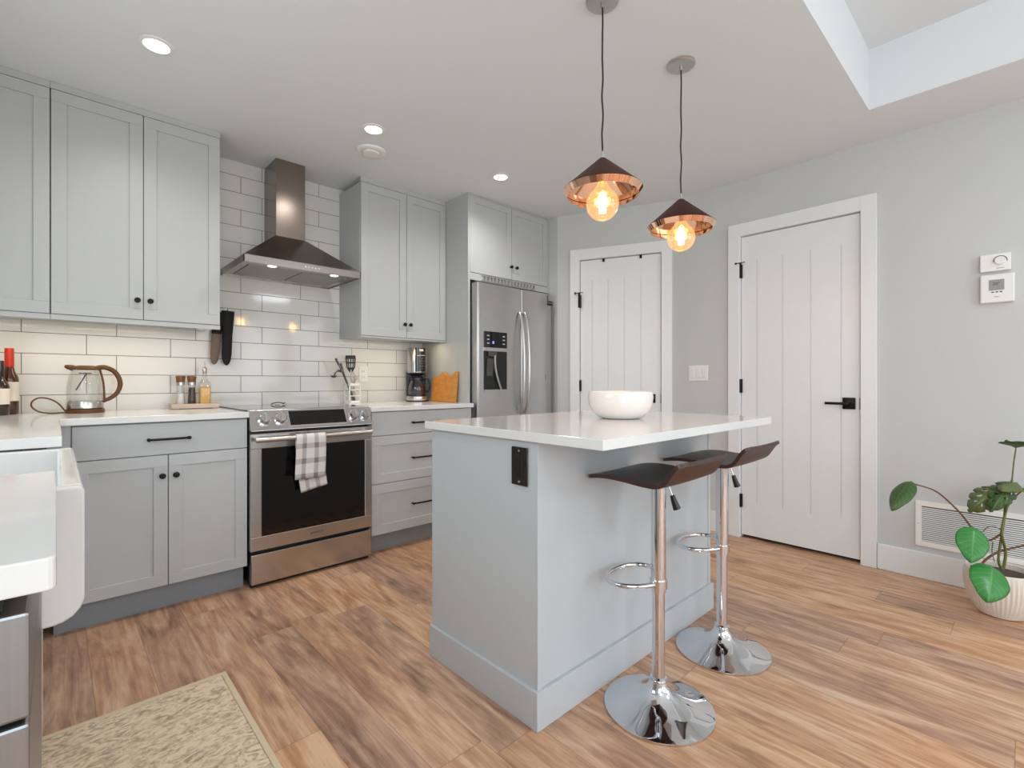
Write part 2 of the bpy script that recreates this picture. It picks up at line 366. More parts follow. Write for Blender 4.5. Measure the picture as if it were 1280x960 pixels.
def text(name, s, size, loc, rot, material, parent=None, ext=0.0004):
    cu = bpy.data.curves.new(name, 'FONT'); cu.body = s; cu.size = size; cu.extrude = ext; cu.align_x = 'CENTER'; cu.align_y = 'CENTER'
    o = bpy.data.objects.new(name, cu); COL.objects.link(o); o.location = loc; o.rotation_euler = rot
    bpy.context.view_layer.update()
    me = bpy.data.meshes.new_from_object(o.evaluated_get(bpy.context.evaluated_depsgraph_get())); me.materials.clear(); me.materials.append(M[material])
    bpy.data.objects.remove(o)
    o = bpy.data.objects.new(name, me); COL.objects.link(o); o.location = loc; o.rotation_euler = rot
    if parent is not None: o.parent = parent
    return o

# ------------------------------------------------------------------ room shell
CZ = 2.497; XR = 3.513; XL = -0.62; YB = -7.2; XR2 = XR
b = nb(); box(b, XL-0.1, XR+0.1, YB-0.1, 0.1, -0.05, 0.0); struct('floor', b, 'plank_floor', 'wood plank floor of tan and brown boards')
# ceiling with a raised tray over the living side
tx, ty, th = 3.084, -2.906, 0.312; tx0, ty0 = -0.1, -6.6
b = nb()
box(b, XL-0.1, XR+0.1, ty, 0.1, CZ, CZ+th+0.05)
box(b, XL-0.1, XR+0.1, YB-0.1, ty0, CZ, CZ+th+0.05)
box(b, tx, XR+0.1, ty0, ty, CZ, CZ+th+0.05)
box(b, XL-0.1, tx0, ty0, ty, CZ, CZ+th+0.05)
box(b, tx0, tx, ty0, ty, CZ+th, CZ+th+0.05)
struct('ceiling', b, 'ceiling_paint', 'light ceiling with raised tray')
b = nb(); box(b, XL-0.1, 3.135+0.1, 0, 0.1, 0, CZ); struct('wall_back', b, 'wall_tile', 'kitchen wall in long white tiles with dark grout')
A = Vector((3.135, -0.715, 0)); Bp = Vector((XR, -1.58, 0)); PA = math.atan2(Bp.y-A.y, Bp.x-A.x); PLN = (Bp-A).length
b = nb(); box(b, 3.135, 3.235, -0.715, 0, 0, CZ); struct('wall_alcove', b, 'wall_paint')
# wall with window opening helper (faces -Y locally)
def wall_with_holes(b, x0, x1, z1, holes, y0=0, y1=0.1):
    xs_ = sorted({x0, x1} | {h[0] for h in holes} | {h[1] for h in holes})
    for a, c in zip(xs_, xs_[1:]):
        hs_ = [h for h in holes if h[0] <= a+1e-6 and h[1] >= c-1e-6]
        if not hs_: box(b, a, c, y0, y1, 0, z1)
        else:
            h = hs_[0]
            if h[2] > 0: box(b, a, c, y0, y1, 0, h[2])
            box(b, a, c, y0, y1, h[3], z1)
b = nb(); wall_with_holes(b, 0, PLN, CZ, [(0.1925, 0.8555, 0, 2.104)])
o = struct('wall_pantry', b, 'wall_paint', 'short angled pantry wall'); o.location = A; o.rotation_euler = (0, 0, PA)
b = nb(); wall_with_holes(b, 1.58, 7.3, CZ, [(2.084, 2.790, 0, 2.105), (4.9, 6.5, 0.75, 2.15)])
o = struct('wall_right', b, 'wall_paint', 'light grey wall with the large white door'); o.location = (XR, 0, 0); o.rotation_euler = (0, 0, R(-90))
b = nb(); wall_with_holes(b, 0, 7.3, CZ, [(YB*-1-5.9, YB*-1-3.9, 0.8, 2.2), (YB*-1-2.5, YB*-1-1.5, 1.15, 2.1)])
o = struct('wall_left', b, 'wall_paint'); o.location = (XL, YB, 0); o.rotation_euler = (0, 0, R(90))
b = nb(); wall_with_holes(b, -4.3, 0.8, CZ, [(-3.35, 0.25, 0.05, 2.25)])
o = struct('wall_rear', b, 'wall_paint'); o.location = (0, YB, 0); o.rotation_euler = (0, 0, R(180))
def window(n, w, h, loc, rz, mull):
    r = bpy.data.objects.new(n, None); COL.objects.link(r); r.location = loc; r.rotation_euler = (0, 0, rz); r['kind'] = 'structure'
    b = nb(); t = 0.05
    box(b, 0, w, 0, 0.08, 0, t); box(b, 0, w, 0, 0.08, h-t, h); box(b, 0, t, 0, 0.08, t, h-t); box(b, w-t, w, 0, 0.08, t, h-t)
    for i in range(1, mull): box(b, w*i/mull-0.03, w*i/mull+0.03, 0, 0.08, t, h-t)
    obj('window_frame', b, 'trim_paint', r)
    b = nb(); box(b, t, w-t, 0.035, 0.041, t, h-t); obj('window_glass', b, 'clear_glass', r)
window('window_1', 3.6, 2.2, (3.35, YB, 0.05), R(180), 3)
window('window_2', 1.0, 0.95, (XL, -2.5, 1.15), R(90), 2)
window('window_4', 2.0, 1.4, (XL, -5.9, 0.8), R(90), 2)
window('window_3', 1.6, 1.4, (XR, -4.9, 0.75), R(-90), 2)

# baseboard of the right wall, in front of the door casing to the rear
b = nb(); box(b, 2.868, 7.2, -0.016, 0, 0, 0.146); o = struct('baseboard_right', b, 'trim_paint', bevel=0.003); o.location = (XR, 0, 0); o.rotation_euler = (0, 0, R(-90))
b = nb(); box(b, 1.59, 2.0, -0.016, 0, 0, 0.146); o = struct('baseboard_corner', b, 'trim_paint', bevel=0.003); o.location = (XR, 0, 0); o.rotation_euler = (0, 0, R(-90))
b = nb(); box(b, 0.0, 0.106, -0.016, 0, 0, 0.146); o = struct('baseboard_pantry', b, 'trim_paint', bevel=0.003); o.location = A; o.rotation_euler = (0, 0, PA)

def door(n, loc, rz, x0, x1, ztop, cx0, cx1, cztop, hinge_z, grooves, knob_x, knob_z, lever, label):
    r = bpy.data.objects.new(n, None); COL.objects.link(r); r.location = loc; r.rotation_euler = (0, 0, rz); r['kind'] = 'structure'; r['label'] = label
    # leaf: planked slab with V grooves cut as narrow recesses
    b = nb(); yf = 0.004; th_ = 0.04; z0 = 0.022; zg0, zg1 = 0.25, ztop-0.17
    xs_ = [x0]+sorted(grooves)+[x1]; gw = 0.0035
    box(b, x0, x1, yf+0.005, yf+th_, z0, ztop)
    box(b, x0, x1, yf, yf+0.005, z0, zg0); box(b, x0, x1, yf, yf+0.005, zg1, ztop)
    for i in range(len(xs_)-1):
        a = xs_[i]+(gw if i else 0); c = xs_[i+1]-(gw if i < len(xs_)-2 else 0)
        box(b, a, c, yf, yf+0.005, zg0, zg1)
    obj('door_leaf', b, 'trim_paint', r)
    b = nb(); box(b, x0-0.006, x1+0.006, 0.052, 0.09, 0.0, ztop+0.004); obj('door_gap_backing', b, 'gap_shade', r)  # dark sheet behind the leaf, in place of shade in its gaps
    b = nb(); ct = 0.02
    box(b, cx0, x0-0.006, -ct, 0, 0, cztop); box(b, x1+0.006, cx1, -ct, 0, 0, cztop); box(b, x0-0.006, x1+0.006, -ct, 0, ztop+0.006, cztop)
    box(b, x0-0.0085, x0-0.004, -0.002, 0.1, 0, ztop+0.006); box(b, x1+0.004, x1+0.0085, -0.002, 0.1, 0, ztop+0.006); box(b, x0-0.008, x1+0.008, -0.002, 0.1, ztop+0.005, ztop+0.0085)
    obj('door_casing', b, 'trim_paint', r, bevel=0.0015)
    for i, (za, zb) in enumerate(hinge_z):
        b = nb(); cyl(b, (x0-0.003, -0.012, za), (x0-0.003, -0.012, zb), 0.007, 10); box(b, x0-0.012, x0+0.008, -0.01, 0.004, za, zb)
        if i == 0 and zb > 1.5:
            cyl(b, (x0-0.003, -0.012, zb), (x0-0.003, -0.012, zb+0.012), 0.008, 10)
            cyl(b, (x0-0.025, -0.022, zb+0.01), (x0+0.035, -0.028, zb+0.01), 0.003, 8)
            cyl(b, (x0-0.03, -0.022, zb+0.004), (x0-0.03, -0.022, zb+0.016), 0.006, 8)
        obj('hinge', b, 'black_metal', r, smooth=40)
    if knob_x is not None:
        b = nb(); box(b, knob_x-0.033, knob_x+0.033, -0.006, yf, knob_z-0.035, knob_z+0.035, 0.002)
        cyl(b, (knob_x, -0.006, knob_z), (knob_x, -0.045, knob_z), 0.011, 14)
        box(b, knob_x-lever, knob_x+0.012, -0.057, -0.043, knob_z-0.008, knob_z+0.008, 0.002)
        obj('door_handle', b, 'black_metal', r, smooth=40)
        b = nb(); box(b, x1-0.001, x1+0.012, -0.004, 0.004, knob_z-0.035, knob_z+0.035); obj('strike_plate', b, 'black_metal', r)
    return r
door('door_1', A, PA, 0.2004, 0.8476, 2.096, 0.1158, 0.9339, 2.190, [(1.007, 1.100), (0.22, 0.31)], [0.30, 0.433, 0.5642, 0.695], 0.775, 0.955, 0.10, 'white planked pantry door')
dd = bpy.data.objects['door_1']
b = nb(); cyl(b, (0.197, -0.03, 1.704), (0.197, -0.03, 1.825), 0.008, 10); box(b, 0.188, 0.208, -0.028, 0.004, 1.704, 1.81)
cyl(b, (0.165, -0.038, 1.822), (0.235, -0.045, 1.826), 0.003, 8); cyl(b, (0.165, -0.038, 1.812), (0.165, -0.038, 1.832), 0.006, 8)
obj('hinge', b, 'black_metal', dd, smooth=40)
door('door_2', (XR, 0, 0), R(-90), 2.092, 2.782, 2.097, 2.008, 2.8655, 2.190, [(1.812, 1.905), (1.010, 1.105), (0.213, 0.303)], [2.195, 2.356, 2.520, 2.685], 2.727, 0.956, 0.115, 'large white planked door')
for t_, w_ in ((0.3954, 'left'), (0.6941, 'right')):
    b = nb(); box(b, t_-0.009, t_+0.009, -0.004, 0.003, 2.072, 2.098, 0.001); box(b, t_-0.007, t_+0.007, -0.003, 0.05, 2.0965, 2.0985)
    o = obj('over_door_hook', b, 'black_metal'); o.location = A; o.rotation_euler = (0, 0, PA)
    tag(o, 'small black hook clip over the pantry door top, the %s one' % w_, 'hook', 'hook clips on the pantry door')

# ------------------------------------------------------------------ cabinets
def shaker(b, x0, x1, z0, z1, y, rail=0.052, th=0.02, rec=0.008, rb=None):
    rb = rb or rail
    box(b, x0, x1, y, y+th, z0, z0+rb); box(b, x0, x1, y, y+th, z1-rail, z1)
    box(b, x0, x0+rail, y, y+th, z0+rb, z1-rail); box(b, x1-rail, x1, y, y+th, z0+rb, z1-rail)
    box(b, x0+rail-0.001, x1-rail+0.001, y+rec, y+th, z0+rb-0.001, z1-rail+0.001)
def knob(parent, x, y, z, name='knob'):
    b = nb(); lathe(b, [(0, 0), (0.006, 0), (0.005, 0.01), (0.006, 0.013), (0.0135, 0.019), (0.0135, 0.024), (0.010, 0.028), (0, 0.029)], 16, T((x, y, z), rx=R(90)))
    return obj(name, b, 'black_metal', parent, smooth=40)
def pull(parent, x0, x1, y, z):
    b = nb(); n = 12
    pts = [(x0+(x1-x0)*i/n, y-0.022-0.008*math.sin(math.pi*i/n), z) for i in range(n+1)]
    tube(b, pts, 0.0055, 8)
    for xx in (x0+0.007, x1-0.007):
        cyl(b, (xx, y, z), (xx, y-0.024, z), 0.006, 10); sphere(b, (xx-0.0, y-0.024, z), 0.0085, 10)
    return obj('handle', b, 'black_metal', parent, smooth=50)
def drawer(parent, x0, x1, z0, z1, y, paint, flat, hx, hz):
    b = nb()
    if flat: box(b, x0, x1, y, y+0.02, z0, z1)
    else: shaker(b, x0, x1, z0, z1, y, 0.06)
    o = obj('drawer', b, paint, parent, bevel=0.0012)
    pull(o, hx[0], hx[1], y, hz); return o
def cdoor(parent, x0, x1, z0, z1, y, paint, kx=None, kz=None, rail=0.052):
    b = nb(); shaker(b, x0, x1, z0, z1, y, rail); o = obj('door', b, paint, parent, bevel=0.0012)
    if kx is not None: knob(o, kx, y, kz)
    return o
G = 0.0018
# base cabinet left of the range
DF = -0.665
c = thing('base_cabinet', 'grey base cabinet with one wide drawer over two doors, left of the range', 'cabinet', (0.4, -0.33, 0))
c.location = (0, 0, 0)
b = nb(); box(b, -0.02, 0.741, DF+0.022, -0.02, 0.118, 0.898); box(b, 0.024, 0.054, DF+0.004, DF+0.03, 0.118, 0.898); obj('body', b, 'base_paint', c)
b = nb(); box(b, 0.0, 0.736, -0.612, -0.10, 0, 0.118); obj('toe_kick', b, 'toe_shade', c)
drawer(c, 0.058, 0.741, 0.743, 0.893, DF, 'base_paint', True, (0.316, 0.489), 0.817)
cdoor(c, 0.058, 0.3995-G, 0.120, 0.739, DF, 'base_paint', 0.375, 0.643, 0.055)
cdoor(c, 0.3995+G, 0.741, 0.120, 0.739, DF, 'base_paint', 0.429, 0.643, 0.055)
# drawers right of the range
c = thing('drawer_cabinet', 'grey cabinet of three drawers with black pulls, right of the range', 'cabinet')
b = nb(); box(b, 1.446, 2.24, DF+0.022, -0.02, 0.118, 0.898); box(b, 2.215, 2.24, DF+0.004, DF+0.03, 0.118, 0.898); obj('body', b, 'base_paint', c)
b = nb(); box(b, 1.45, 2.24, -0.602, -0.10, 0, 0.118); obj('toe_kick', b, 'toe_shade', c)
drawer(c, 1.448, 2.212, 0.746, 0.895, DF, 'base_paint', True, (1.731, 1.945), 0.818)
drawer(c, 1.448, 2.212, 0.442, 0.742, DF, 'base_paint', False, (1.731, 1.945), 0.585)
drawer(c, 1.448, 2.212, 0.120, 0.438, DF, 'base_paint', False, (1.731, 1.945), 0.281)
# uppers
UF = -0.345
def upper(label, x0, x1, doors, zt=2.462, zb=1.406, open_right=True, rail_b=0.024):
    c = thing('upper_cabinet', label, 'cabinet')
    b = nb(); box(b, x0, x1, UF+0.021, -0.001, zb+0.001, zt); obj('body', b, 'cabinet_paint', c)
    b = nb(); box(b, x0, x1, UF+0.002, UF+0.022, zt+0.001, CZ-0.001); obj('filler_strip', b, 'cabinet_paint', c)
    b = nb(); box(b, x0, x1, UF+0.004, UF+0.024, zb-rail_b, zb); box(b, x0, x1, UF+0.024, -0.001, zb-0.004, zb+0.001); obj('light_rail', b, 'cabinet_paint', c)
    for (a, d, kx) in doors: cdoor(c, a+G, d-G, zb+0.002, zt-0.002, UF, 'cabinet_paint', kx, 1.504, 0.055)
    return c
cl = upper('pale grey double-door upper cabinet left of the range hood', -0.010, 0.687, [(-0.010, 0.3385, 0.312), (0.3385, 0.687, 0.366)])
cc = upper('pale grey upper cabinet at the left edge of the photo, its knob unseen', -0.362, -0.0115, [(-0.362, -0.0115, None)])
cr = upper('pale grey double-door upper cabinet between the range hood and the refrigerator', 1.532, 2.241, [(1.532, 1.8885, 1.866), (1.8885, 2.241, 1.913)], rail_b=0.011)
def led(parent, x0, x1, y, z):
    b = nb(); box(b, x0, x1, y-0.006, y+0.006, z-0.003, z); o = obj('light_strip', b, 'white_plastic', parent)
    b = nb(); x = x0+0.01
    while x < x1-0.01: box(b, x, x+0.006, y-0.003, y+0.0075, z-0.0042, z-0.001); x += 0.028
    d = obj('diode', b, 'led_dot', o); d['kind'] = 'stuff'
led(cl, 0.0, 0.59, -0.312, 1.402); led(cc, -0.35, -0.02, -0.312, 1.402); led(cr, 1.56, 2.2, -0.312, 1.402)
b = nb(); tube(b, [(0.0, -0.26, 1.402), (0.04, -0.27, 1.394), (0.10, -0.29, 1.392), (0.16, -0.29, 1.389), (0.22, -0.28, 1.400)], 0.003, 6, smooth=5); obj('wire', b, 'brown_plastic', cl, smooth=True)
b = nb(); box(b, 0.60, 0.665, -0.26, -0.21, 1.385, 1.402, 0.003); obj('light_switch_box', b, 'white_plastic', cl)
area('undercabinet_glow_left', (0.28, -0.27, 1.393), (0, 0, 0), 0.6, 0.02, 0.9, (1.0, 0.80, 0.56))
area('undercabinet_glow_corner', (-0.25, -0.27, 1.393), (0, 0, 0), 0.4, 0.02, 0.6, (1.0, 0.80, 0.56))
area('undercabinet_glow_right', (1.9, -0.27, 1.393), (0, 0, 0), 0.6, 0.02, 0.8, (1.0, 0.76, 0.48))
# fridge surround
FS = -0.62
c = thing('refrigerator_cabinet', 'tall pale grey panel and two-door cabinet around the top of the refrigerator', 'cabinet')
b = nb(); box(b, 2.243, 2.262, FS, -0.001, 0, CZ-0.001); obj('side_panel', b, 'cabinet_paint', c)
b = nb(); box(b, 2.263, 3.129, FS+0.022, -0.001, 1.91, CZ-0.016); obj('body', b, 'cabinet_paint', c)
b = nb(); box(b, 2.263, 3.129, FS+0.002, FS+0.02, 1.852, 1.904); box(b, 3.111, 3.133, FS-0.0, -0.05, 1.852, CZ-0.001); obj('bottom_rail', b, 'cabinet_paint', c)
b = nb(); box(b, 2.262, 3.109, FS+0.004, FS+0.02, 2.486, CZ-0.001); obj('filler_strip', b, 'cabinet_paint', c)
cdoor(c, 2.264, 2.688-G, 1.908, 2.482, FS, 'cabinet_paint', 2.672, 2.006, 0.05)
cdoor(c, 2.688+G, 3.109, 1.908, 2.482, FS, 'cabinet_paint', 2.732, 2.006, 0.05)
b = nb(); x = 2.39
while x < 2.94:
    prism(b, [(x, 1.862), (x+0.012, 1.862), (x+0.022, 1.895), (x+0.010, 1.895)], FS-0.012, FS+0.001); x += 0.036
box(b, 2.37, 2.96, FS-0.008, FS+0.001, 1.892, 1.899); box(b, 2.37, 2.96, FS-0.008, FS+0.001, 1.857, 1.862)
obj('vent_grille', b, 'satin_metal', c)

# ------------------------------------------------------------------ countertops
def slab(name, label, outline, z0, z1, material='quartz', bev=0.002):
    b = nb(); A_ = [b.verts.new((x, y, z0)) for x, y in outline]; B_ = [b.verts.new((x, y, z1)) for x, y in outline]
    n = len(outline); b.faces.new(A_[::-1]); b.faces.new(B_)
    for i in range(n): b.faces.new([A_[i], A_[(i+1) % n], B_[(i+1) % n], B_[i]])
    return tag(obj(name, b, material, bevel=bev), label, 'countertop')
CF = -0.692
def arc(cx, cy, r, a0, a1, n=5): return [(cx+r*math.cos(R(a0+(a1-a0)*i/n)), cy+r*math.sin(R(a0+(a1-a0)*i/n))) for i in range(n+1)]
slab('countertop', 'white quartz counter wrapping the left corner around the sink', [(XL+0.002, -0.002), (0.744, -0.002), (0.744, CF), (0.020, CF), (0.020, -1.565), (-0.42, -1.565), (-0.42, -2.292), (0.006, -2.292)] + arc(-0.003, -2.868, 0.009, 0, -90, 4) + [(XL+0.002, -2.877)], 0.90, 0.93)
slab('countertop', 'white quartz counter between the range and the refrigerator panel', [(1.436, -0.002), (2.242, -0.002), (2.242, CF+0.003), (1.436, CF+0.003)], 0.90, 0.93)
slab('island_countertop', 'white quartz slab on top of the grey island', [(1.088, -2.690), (2.335, -2.690), (2.335, -1.815), (1.088, -1.815)], 0.90, 0.93)

# ------------------------------------------------------------------ island
c = thing('kitchen_island', 'grey kitchen island with tall baseboard under the white slab', 'island')
b = nb(); box(b, 1.107, 2.302, -2.424, -1.841, 0, 0.899); obj('body', b, 'island_paint', c)
for (x0, x1, y0, y1) in ((1.105, 1.127, -2.4275, -2.424), (2.282, 2.304, -2.4275, -2.424)):
    b = nb(); box(b, x0, x1, y0, y1, 0.12, 0.899); obj('corner_board', b, 'island_paint', c, bevel=0.001)
b = nb(); box(b, 1.093, 2.316, -2.438, -2.424, 0, 0.121); box(b, 1.093, 1.107, -2.424, -1.841, 0, 0.121); box(b, 2.302, 2.316, -2.424, -1.841, 0, 0.121); obj('baseboard', b, 'island_paint', c, bevel=0.002)
o = thing('wall_outlet', 'black power outlet on the side of the island below the slab', 'outlet', (1.105, -2.350, 0.815), R(-90))
# faces -X : local -Y toward viewer, local +x -> world -Y
b = nb(); box(b, -0.036, 0.036, -0.007, 0, -0.062, 0.062, 0.003); obj('cover_plate', b, 'outlet_black', o)
b = nb(); box(b, -0.018, 0.018, -0.010, -0.006, -0.034, 0.034, 0.002)
for zz in (-0.02, 0.02): box(b, -0.010, -0.007, -0.0108, -0.0095, zz-0.005, zz+0.006); box(b, 0.007, 0.010, -0.0108, -0.0095, zz-0.005, zz+0.006)
obj('socket', b, 'black_plastic', o)
for zz in (-0.05, 0.05):
    b = nb(); lathe(b, [(0, 0), (0.004, 0), (0.003, 0.0015), (0, 0.0016)], 10, T((0, -0.007, zz), rx=R(90))); obj('screw', b, 'satin_metal', o)

# ------------------------------------------------------------------ sink, sink cabinet, dishwasher
c = thing('farmhouse_sink', 'white apron-front sink set into the left counter', 'sink')
x0, x1, y0, y1, z0, z1 = -0.425, 0.045, -2.288, -1.568, 0.650, 0.897
b = nb(); t = 0.036
prof = [(x0, z0), (x1-0.045, z0)] + [(x1-0.045+0.045*math.sin(R(a)), z0+0.045-0.045*math.cos(R(a))) for a in (20, 40, 60, 80, 90)] + [(x1, z1-0.010)] + [(x1-0.010+0.010*math.cos(R(a)), z1-0.010+0.010*math.sin(R(a))) for a in (30, 60, 90)] + [(x1-t+0.006, z1), (x1-t, z1-0.006), (x1-t-0.004, z0+0.06), (x1-t-0.03, z0+0.03), (x0+t+0.03, z0+0.03), (x0+t+0.004, z0+0.06), (x0+t, z1), (x0, z1)]
# the long trough, then the end walls
prism(b, prof, y0+0.03, y1-0.03)
outer = [(x0, z0), (x1-0.045, z0)] + [(x1-0.045+0.045*math.sin(R(a)), z0+0.045-0.045*math.cos(R(a))) for a in (20, 40, 60, 80, 90)] + [(x1, z1-0.010)] + [(x1-0.010+0.010*math.cos(R(a)), z1-0.010+0.010*math.sin(R(a))) for a in (30, 60, 90)] + [(x0, z1)]
prism(b, outer, y0, y0+0.0305); prism(b, outer, y1-0.0305, y1)
obj('basin', b, 'porcelain', c, bevel=0.004, smooth=35)
b = nb(); lathe(b, [(0, 0.004), (0.03, 0.003), (0.045, 0.005), (0.045, 0)], 20, T((-0.19, -1.93, z0+0.029))); obj('drain', b, 'chrome', c, smooth=True)
c = thing('sink_cabinet', 'grey cabinet under the white sink, behind the dishwasher', 'cabinet')
b = nb(); box(b, XL+0.002, -0.04, -2.288, -0.70, 0.10, 0.645); obj('body', b, 'base_paint', c)
b = nb(); box(b, XL+0.05, -0.09, -2.288, -0.70, 0.0, 0.10); obj('toe_kick', b, 'toe_shade', c)
for yy in ((-1.925, -1.575), (-2.285, -1.930)):
    bb = nb(); shaker(bb, yy[0], yy[1], 0.12, 0.635, 0, 0.055); o = obj('door', bb, 'base_paint', c, bevel=0.0012); o.rotation_euler = (0, 0, R(90)); o.location = (-0.02, 0, 0)
c = thing('dishwasher', 'stainless dishwasher under the near end of the left counter', 'dishwasher')
b = nb(); box(b, XL+0.01, -0.04, -2.852, -2.293, 0.10, 0.876, 0.002); obj('body', b, 'dishwasher_steel', c)
b = nb(); box(b, -0.041, -0.012, -2.858, -2.293, 0.11, 0.7775, 0.003); box(b, XL+0.01, -0.04, -2.858, -2.852, 0.11, 0.7775, 0.001); obj('door', b, 'dishwasher_steel', c)
b = nb(); box(b, -0.041, -0.012, -2.858, -2.293, 0.782, 0.879, 0.003); box(b, XL+0.01, -0.04, -2.858, -2.852, 0.782, 0.879, 0.001); obj('control_panel', b, 'dishwasher_steel', c)
b = nb(); box(b, XL+0.02, -0.03, -2.845, -2.30, 0.880, 0.899); obj('under_slab_gap', b, 'gap_shade', c)  # dark strip standing in for the shaded gap below the slab
b = nb(); box(b, XL+0.05, -0.09, -2.852, -2.293, 0.0, 0.10); obj('toe_kick', b, 'toe_shade', c)

# ------------------------------------------------------------------ range
c = thing('range', 'stainless slide-in range with black oven window and plaid towel', 'oven')
rx0, rx1, rf = 0.7475, 1.4295, -0.70
b = nb(); box(b, rx0+0.004, rx1-0.004, -0.655, -0.01, 0.03, 0.925); obj('body', b, 'black_plastic', c)
b = nb()
# control console: wedge with sloped face
def wedge(b, x0, x1, pts): # pts in (y,z)
    A_ = [b.verts.new((x0, y, z)) for y, z in pts]; B_ = [b.verts.new((x1, y, z)) for y, z in pts]; n = len(pts)
    b.faces.new(A_); b.faces.new(B_[::-1])
    for i in range(n): b.faces.new([A_[i], B_[i], B_[(i+1) % n], A_[(i+1) % n]])
wedge(b, rx0, rx1, [(-0.715, 0.828), (-0.655, 0.936), (-0.60, 0.936), (-0.60, 0.828)])
con = obj('control_console', b, 'steel_h', c, bevel=0.003)
SL = math.atan2(0.06, 0.108)                      # face leans back
def onface(x, s): return T((x, -0.715+0.06*s, 0.828+0.108*s), rx=-SL)   # local -Y is the outward normal
b = nb(); box(b, -0.160, 0.160, -0.002, 0.002, -0.042, 0.044, 0, onface(1.108, 0.53)); obj('display', b, 'black_glass', con)
b = nb(); box(b, -0.165, 0.165, -0.0015, 0.001, -0.052, 0.047, 0, onface(1.108, 0.53)); obj('display_frame', b, 'satin_metal', con)
for kx in (0.818, 0.900, 1.318, 1.393):
    b = nb(); lathe(b, [(0, 0.0), (0.034, 0.0), (0.034, 0.006), (0.029, 0.009), (0.027, 0.03), (0.024, 0.034), (0, 0.034)], 28, onface(kx, 0.52) @ T((0, 0, 0), rx=R(90)))
    k_ = obj('knob', b, 'chrome', con, smooth=35)
    b = nb(); box(b, -0.005, 0.005, -0.046, -0.032, -0.022, 0.022, 0.002, onface(kx, 0.52)); obj('knob_grip', b, 'satin_metal', k_)
b = nb(); box(b, rx0-0.004, rx1+0.004, -0.625, -0.012, 0.9305, 0.937, 0.002); obj('cooktop', b, 'black_glass', c)
# oven door: frame and glass
b = nb(); zt, zb_ = 0.813, 0.196
box(b, rx0, rx1, rf, rf+0.04, 0.733, zt, 0.004); box(b, rx0, rx1, rf, rf+0.04, zb_, 0.270, 0.004)
box(b, rx0, 0.803, rf, rf+0.04, 0.268, 0.735, 0.004); box(b, 1.384, rx1, rf, rf+0.04, 0.268, 0.735, 0.004)
dr = obj('oven_door', b, 'steel_h', c)
b = nb(); box(b, 0.800, 1.387, rf+0.003, rf+0.02, 0.266, 0.737); obj('oven_window', b, 'black_glass', dr)
b = nb(); tube(b, [(rx0+0.010, rf-0.055, 0.785), (rx1-0.028, rf-0.055, 0.785)], 0.0135, 16)
for xx in (rx0+0.035, rx1-0.035): box(b, xx-0.010, xx+0.010, rf-0.055, rf+0.002, 0.776, 0.794, 0.003)
obj('handle', b, 'satin_metal', dr, smooth=40)
text('brand_lettering', 'SAMSUNG', 0.016, (1.093, rf-0.001, 0.232), (R(90), 0, 0), 'dark_grey', dr)
b = nb(); box(b, rx0+0.005, rx1-0.005, rf+0.0, rf+0.04, 0.020, 0.178, 0.005); obj('storage_drawer', b, 'steel_h', c)
b = nb(); box(b, rx0+0.008, rx1-0.008, rf+0.03, rf+0.05, 0.0, 0.2); obj('drawer_gap_backing', b, 'gap_shade', c)  # dark sheet behind the drawer, painted shade for the gaps around it
# towel over the handle
def towel():
    b = nb(); uvl = b.loops.layers.uv.new('uv')
    yb = rf-0.055; nx, ns = 12, 40
    def row(s, back):                         # s = distance from the fold
        return s
    pts = []
    front = 0.255; back = 0.335
    for j in range(ns+1):
        d = -back+(front+back)*j/ns            # negative: behind the bar
        ring = []
        for i in range(nx+1):
            u = i/nx; a = abs(d); r0 = 0.017
            if a < r0*1.57:
                an = d/r0; y = yb-r0*math.sin(an); z = 0.786+r0*math.cos(an)
            else:
                sg = 1 if d > 0 else -1
                z = 0.786-(a-r0*1.57); y = yb-sg*(r0-0.003*min(1, (a-r0*1.57)/0.1)) - 0.0035*math.sin(u*9+1+sg)*min(1, a/0.12)
            if d > 0: x = 0.957+0.158*u - 0.010*(1-u)*min(1, a/0.25) + 0.004*u*math.sin(a*14)
            else:
                x = 0.960+0.154*u + (0.030*(1-u)*(a/0.335)**2) + 0.022*u*(a/0.335)**2
                z += -0.000 + 0.028*u*max(0, (a-0.22)/0.115) if a > 0.22 else 0
            ring.append((b.verts.new((x, y, z)), (u*0.158, d)))
        pts.append(ring)
    for j in range(ns):
        for i in range(nx):
            q = [pts[j][i], pts[j][i+1], pts[j+1][i+1], pts[j+1][i]]
            f = b.faces.new([v[0] for v in q])
            for l, v in zip(f.loops, q): l[uvl].uv = v[1]
    o = obj('dish_towel', b, 'plaid_cloth', smooth=60)
    md = o.modifiers.new('thick', 'SOLIDIFY'); md.thickness = 0.003; md.offset = 0
    return tag(o, 'white and grey plaid dish towel folded over the oven handle', 'towel')
towel()

# ------------------------------------------------------------------ hood
c = thing('range_hood', 'stainless pyramid range hood with tall chimney above the range', 'range hood')
hx0, hx1, hy, hz0, hz1 = 0.766, 1.452, -0.505, 1.756, 1.797
qx0, qx1, qy, qz = 1.018, 1.198, -0.235, 2.006
b = nb()
box(b, hx0, hx1, hy, hy+0.004, hz0, hz1); box(b, hx0, hx0+0.004, hy, 0, hz0, hz1); box(b, hx1-0.004, hx1, hy, 0, hz0, hz1); box(b, hx0, hx1, -0.004, 0, hz0, hz1)
fas = obj('fascia', b, 'fascia_steel', c)
b = nb()
lo = [b.verts.new(p_) for p_ in ((hx0, hy, hz1), (hx1, hy, hz1), (hx1, -0.001, hz1), (hx0, -0.001, hz1))]
hi = [b.verts.new(p_) for p_ in ((qx0-0.004, qy-0.004, qz), (qx1+0.004, qy-0.004, qz), (qx1+0.004, -0.001, qz), (qx0-0.004, -0.001, qz))]
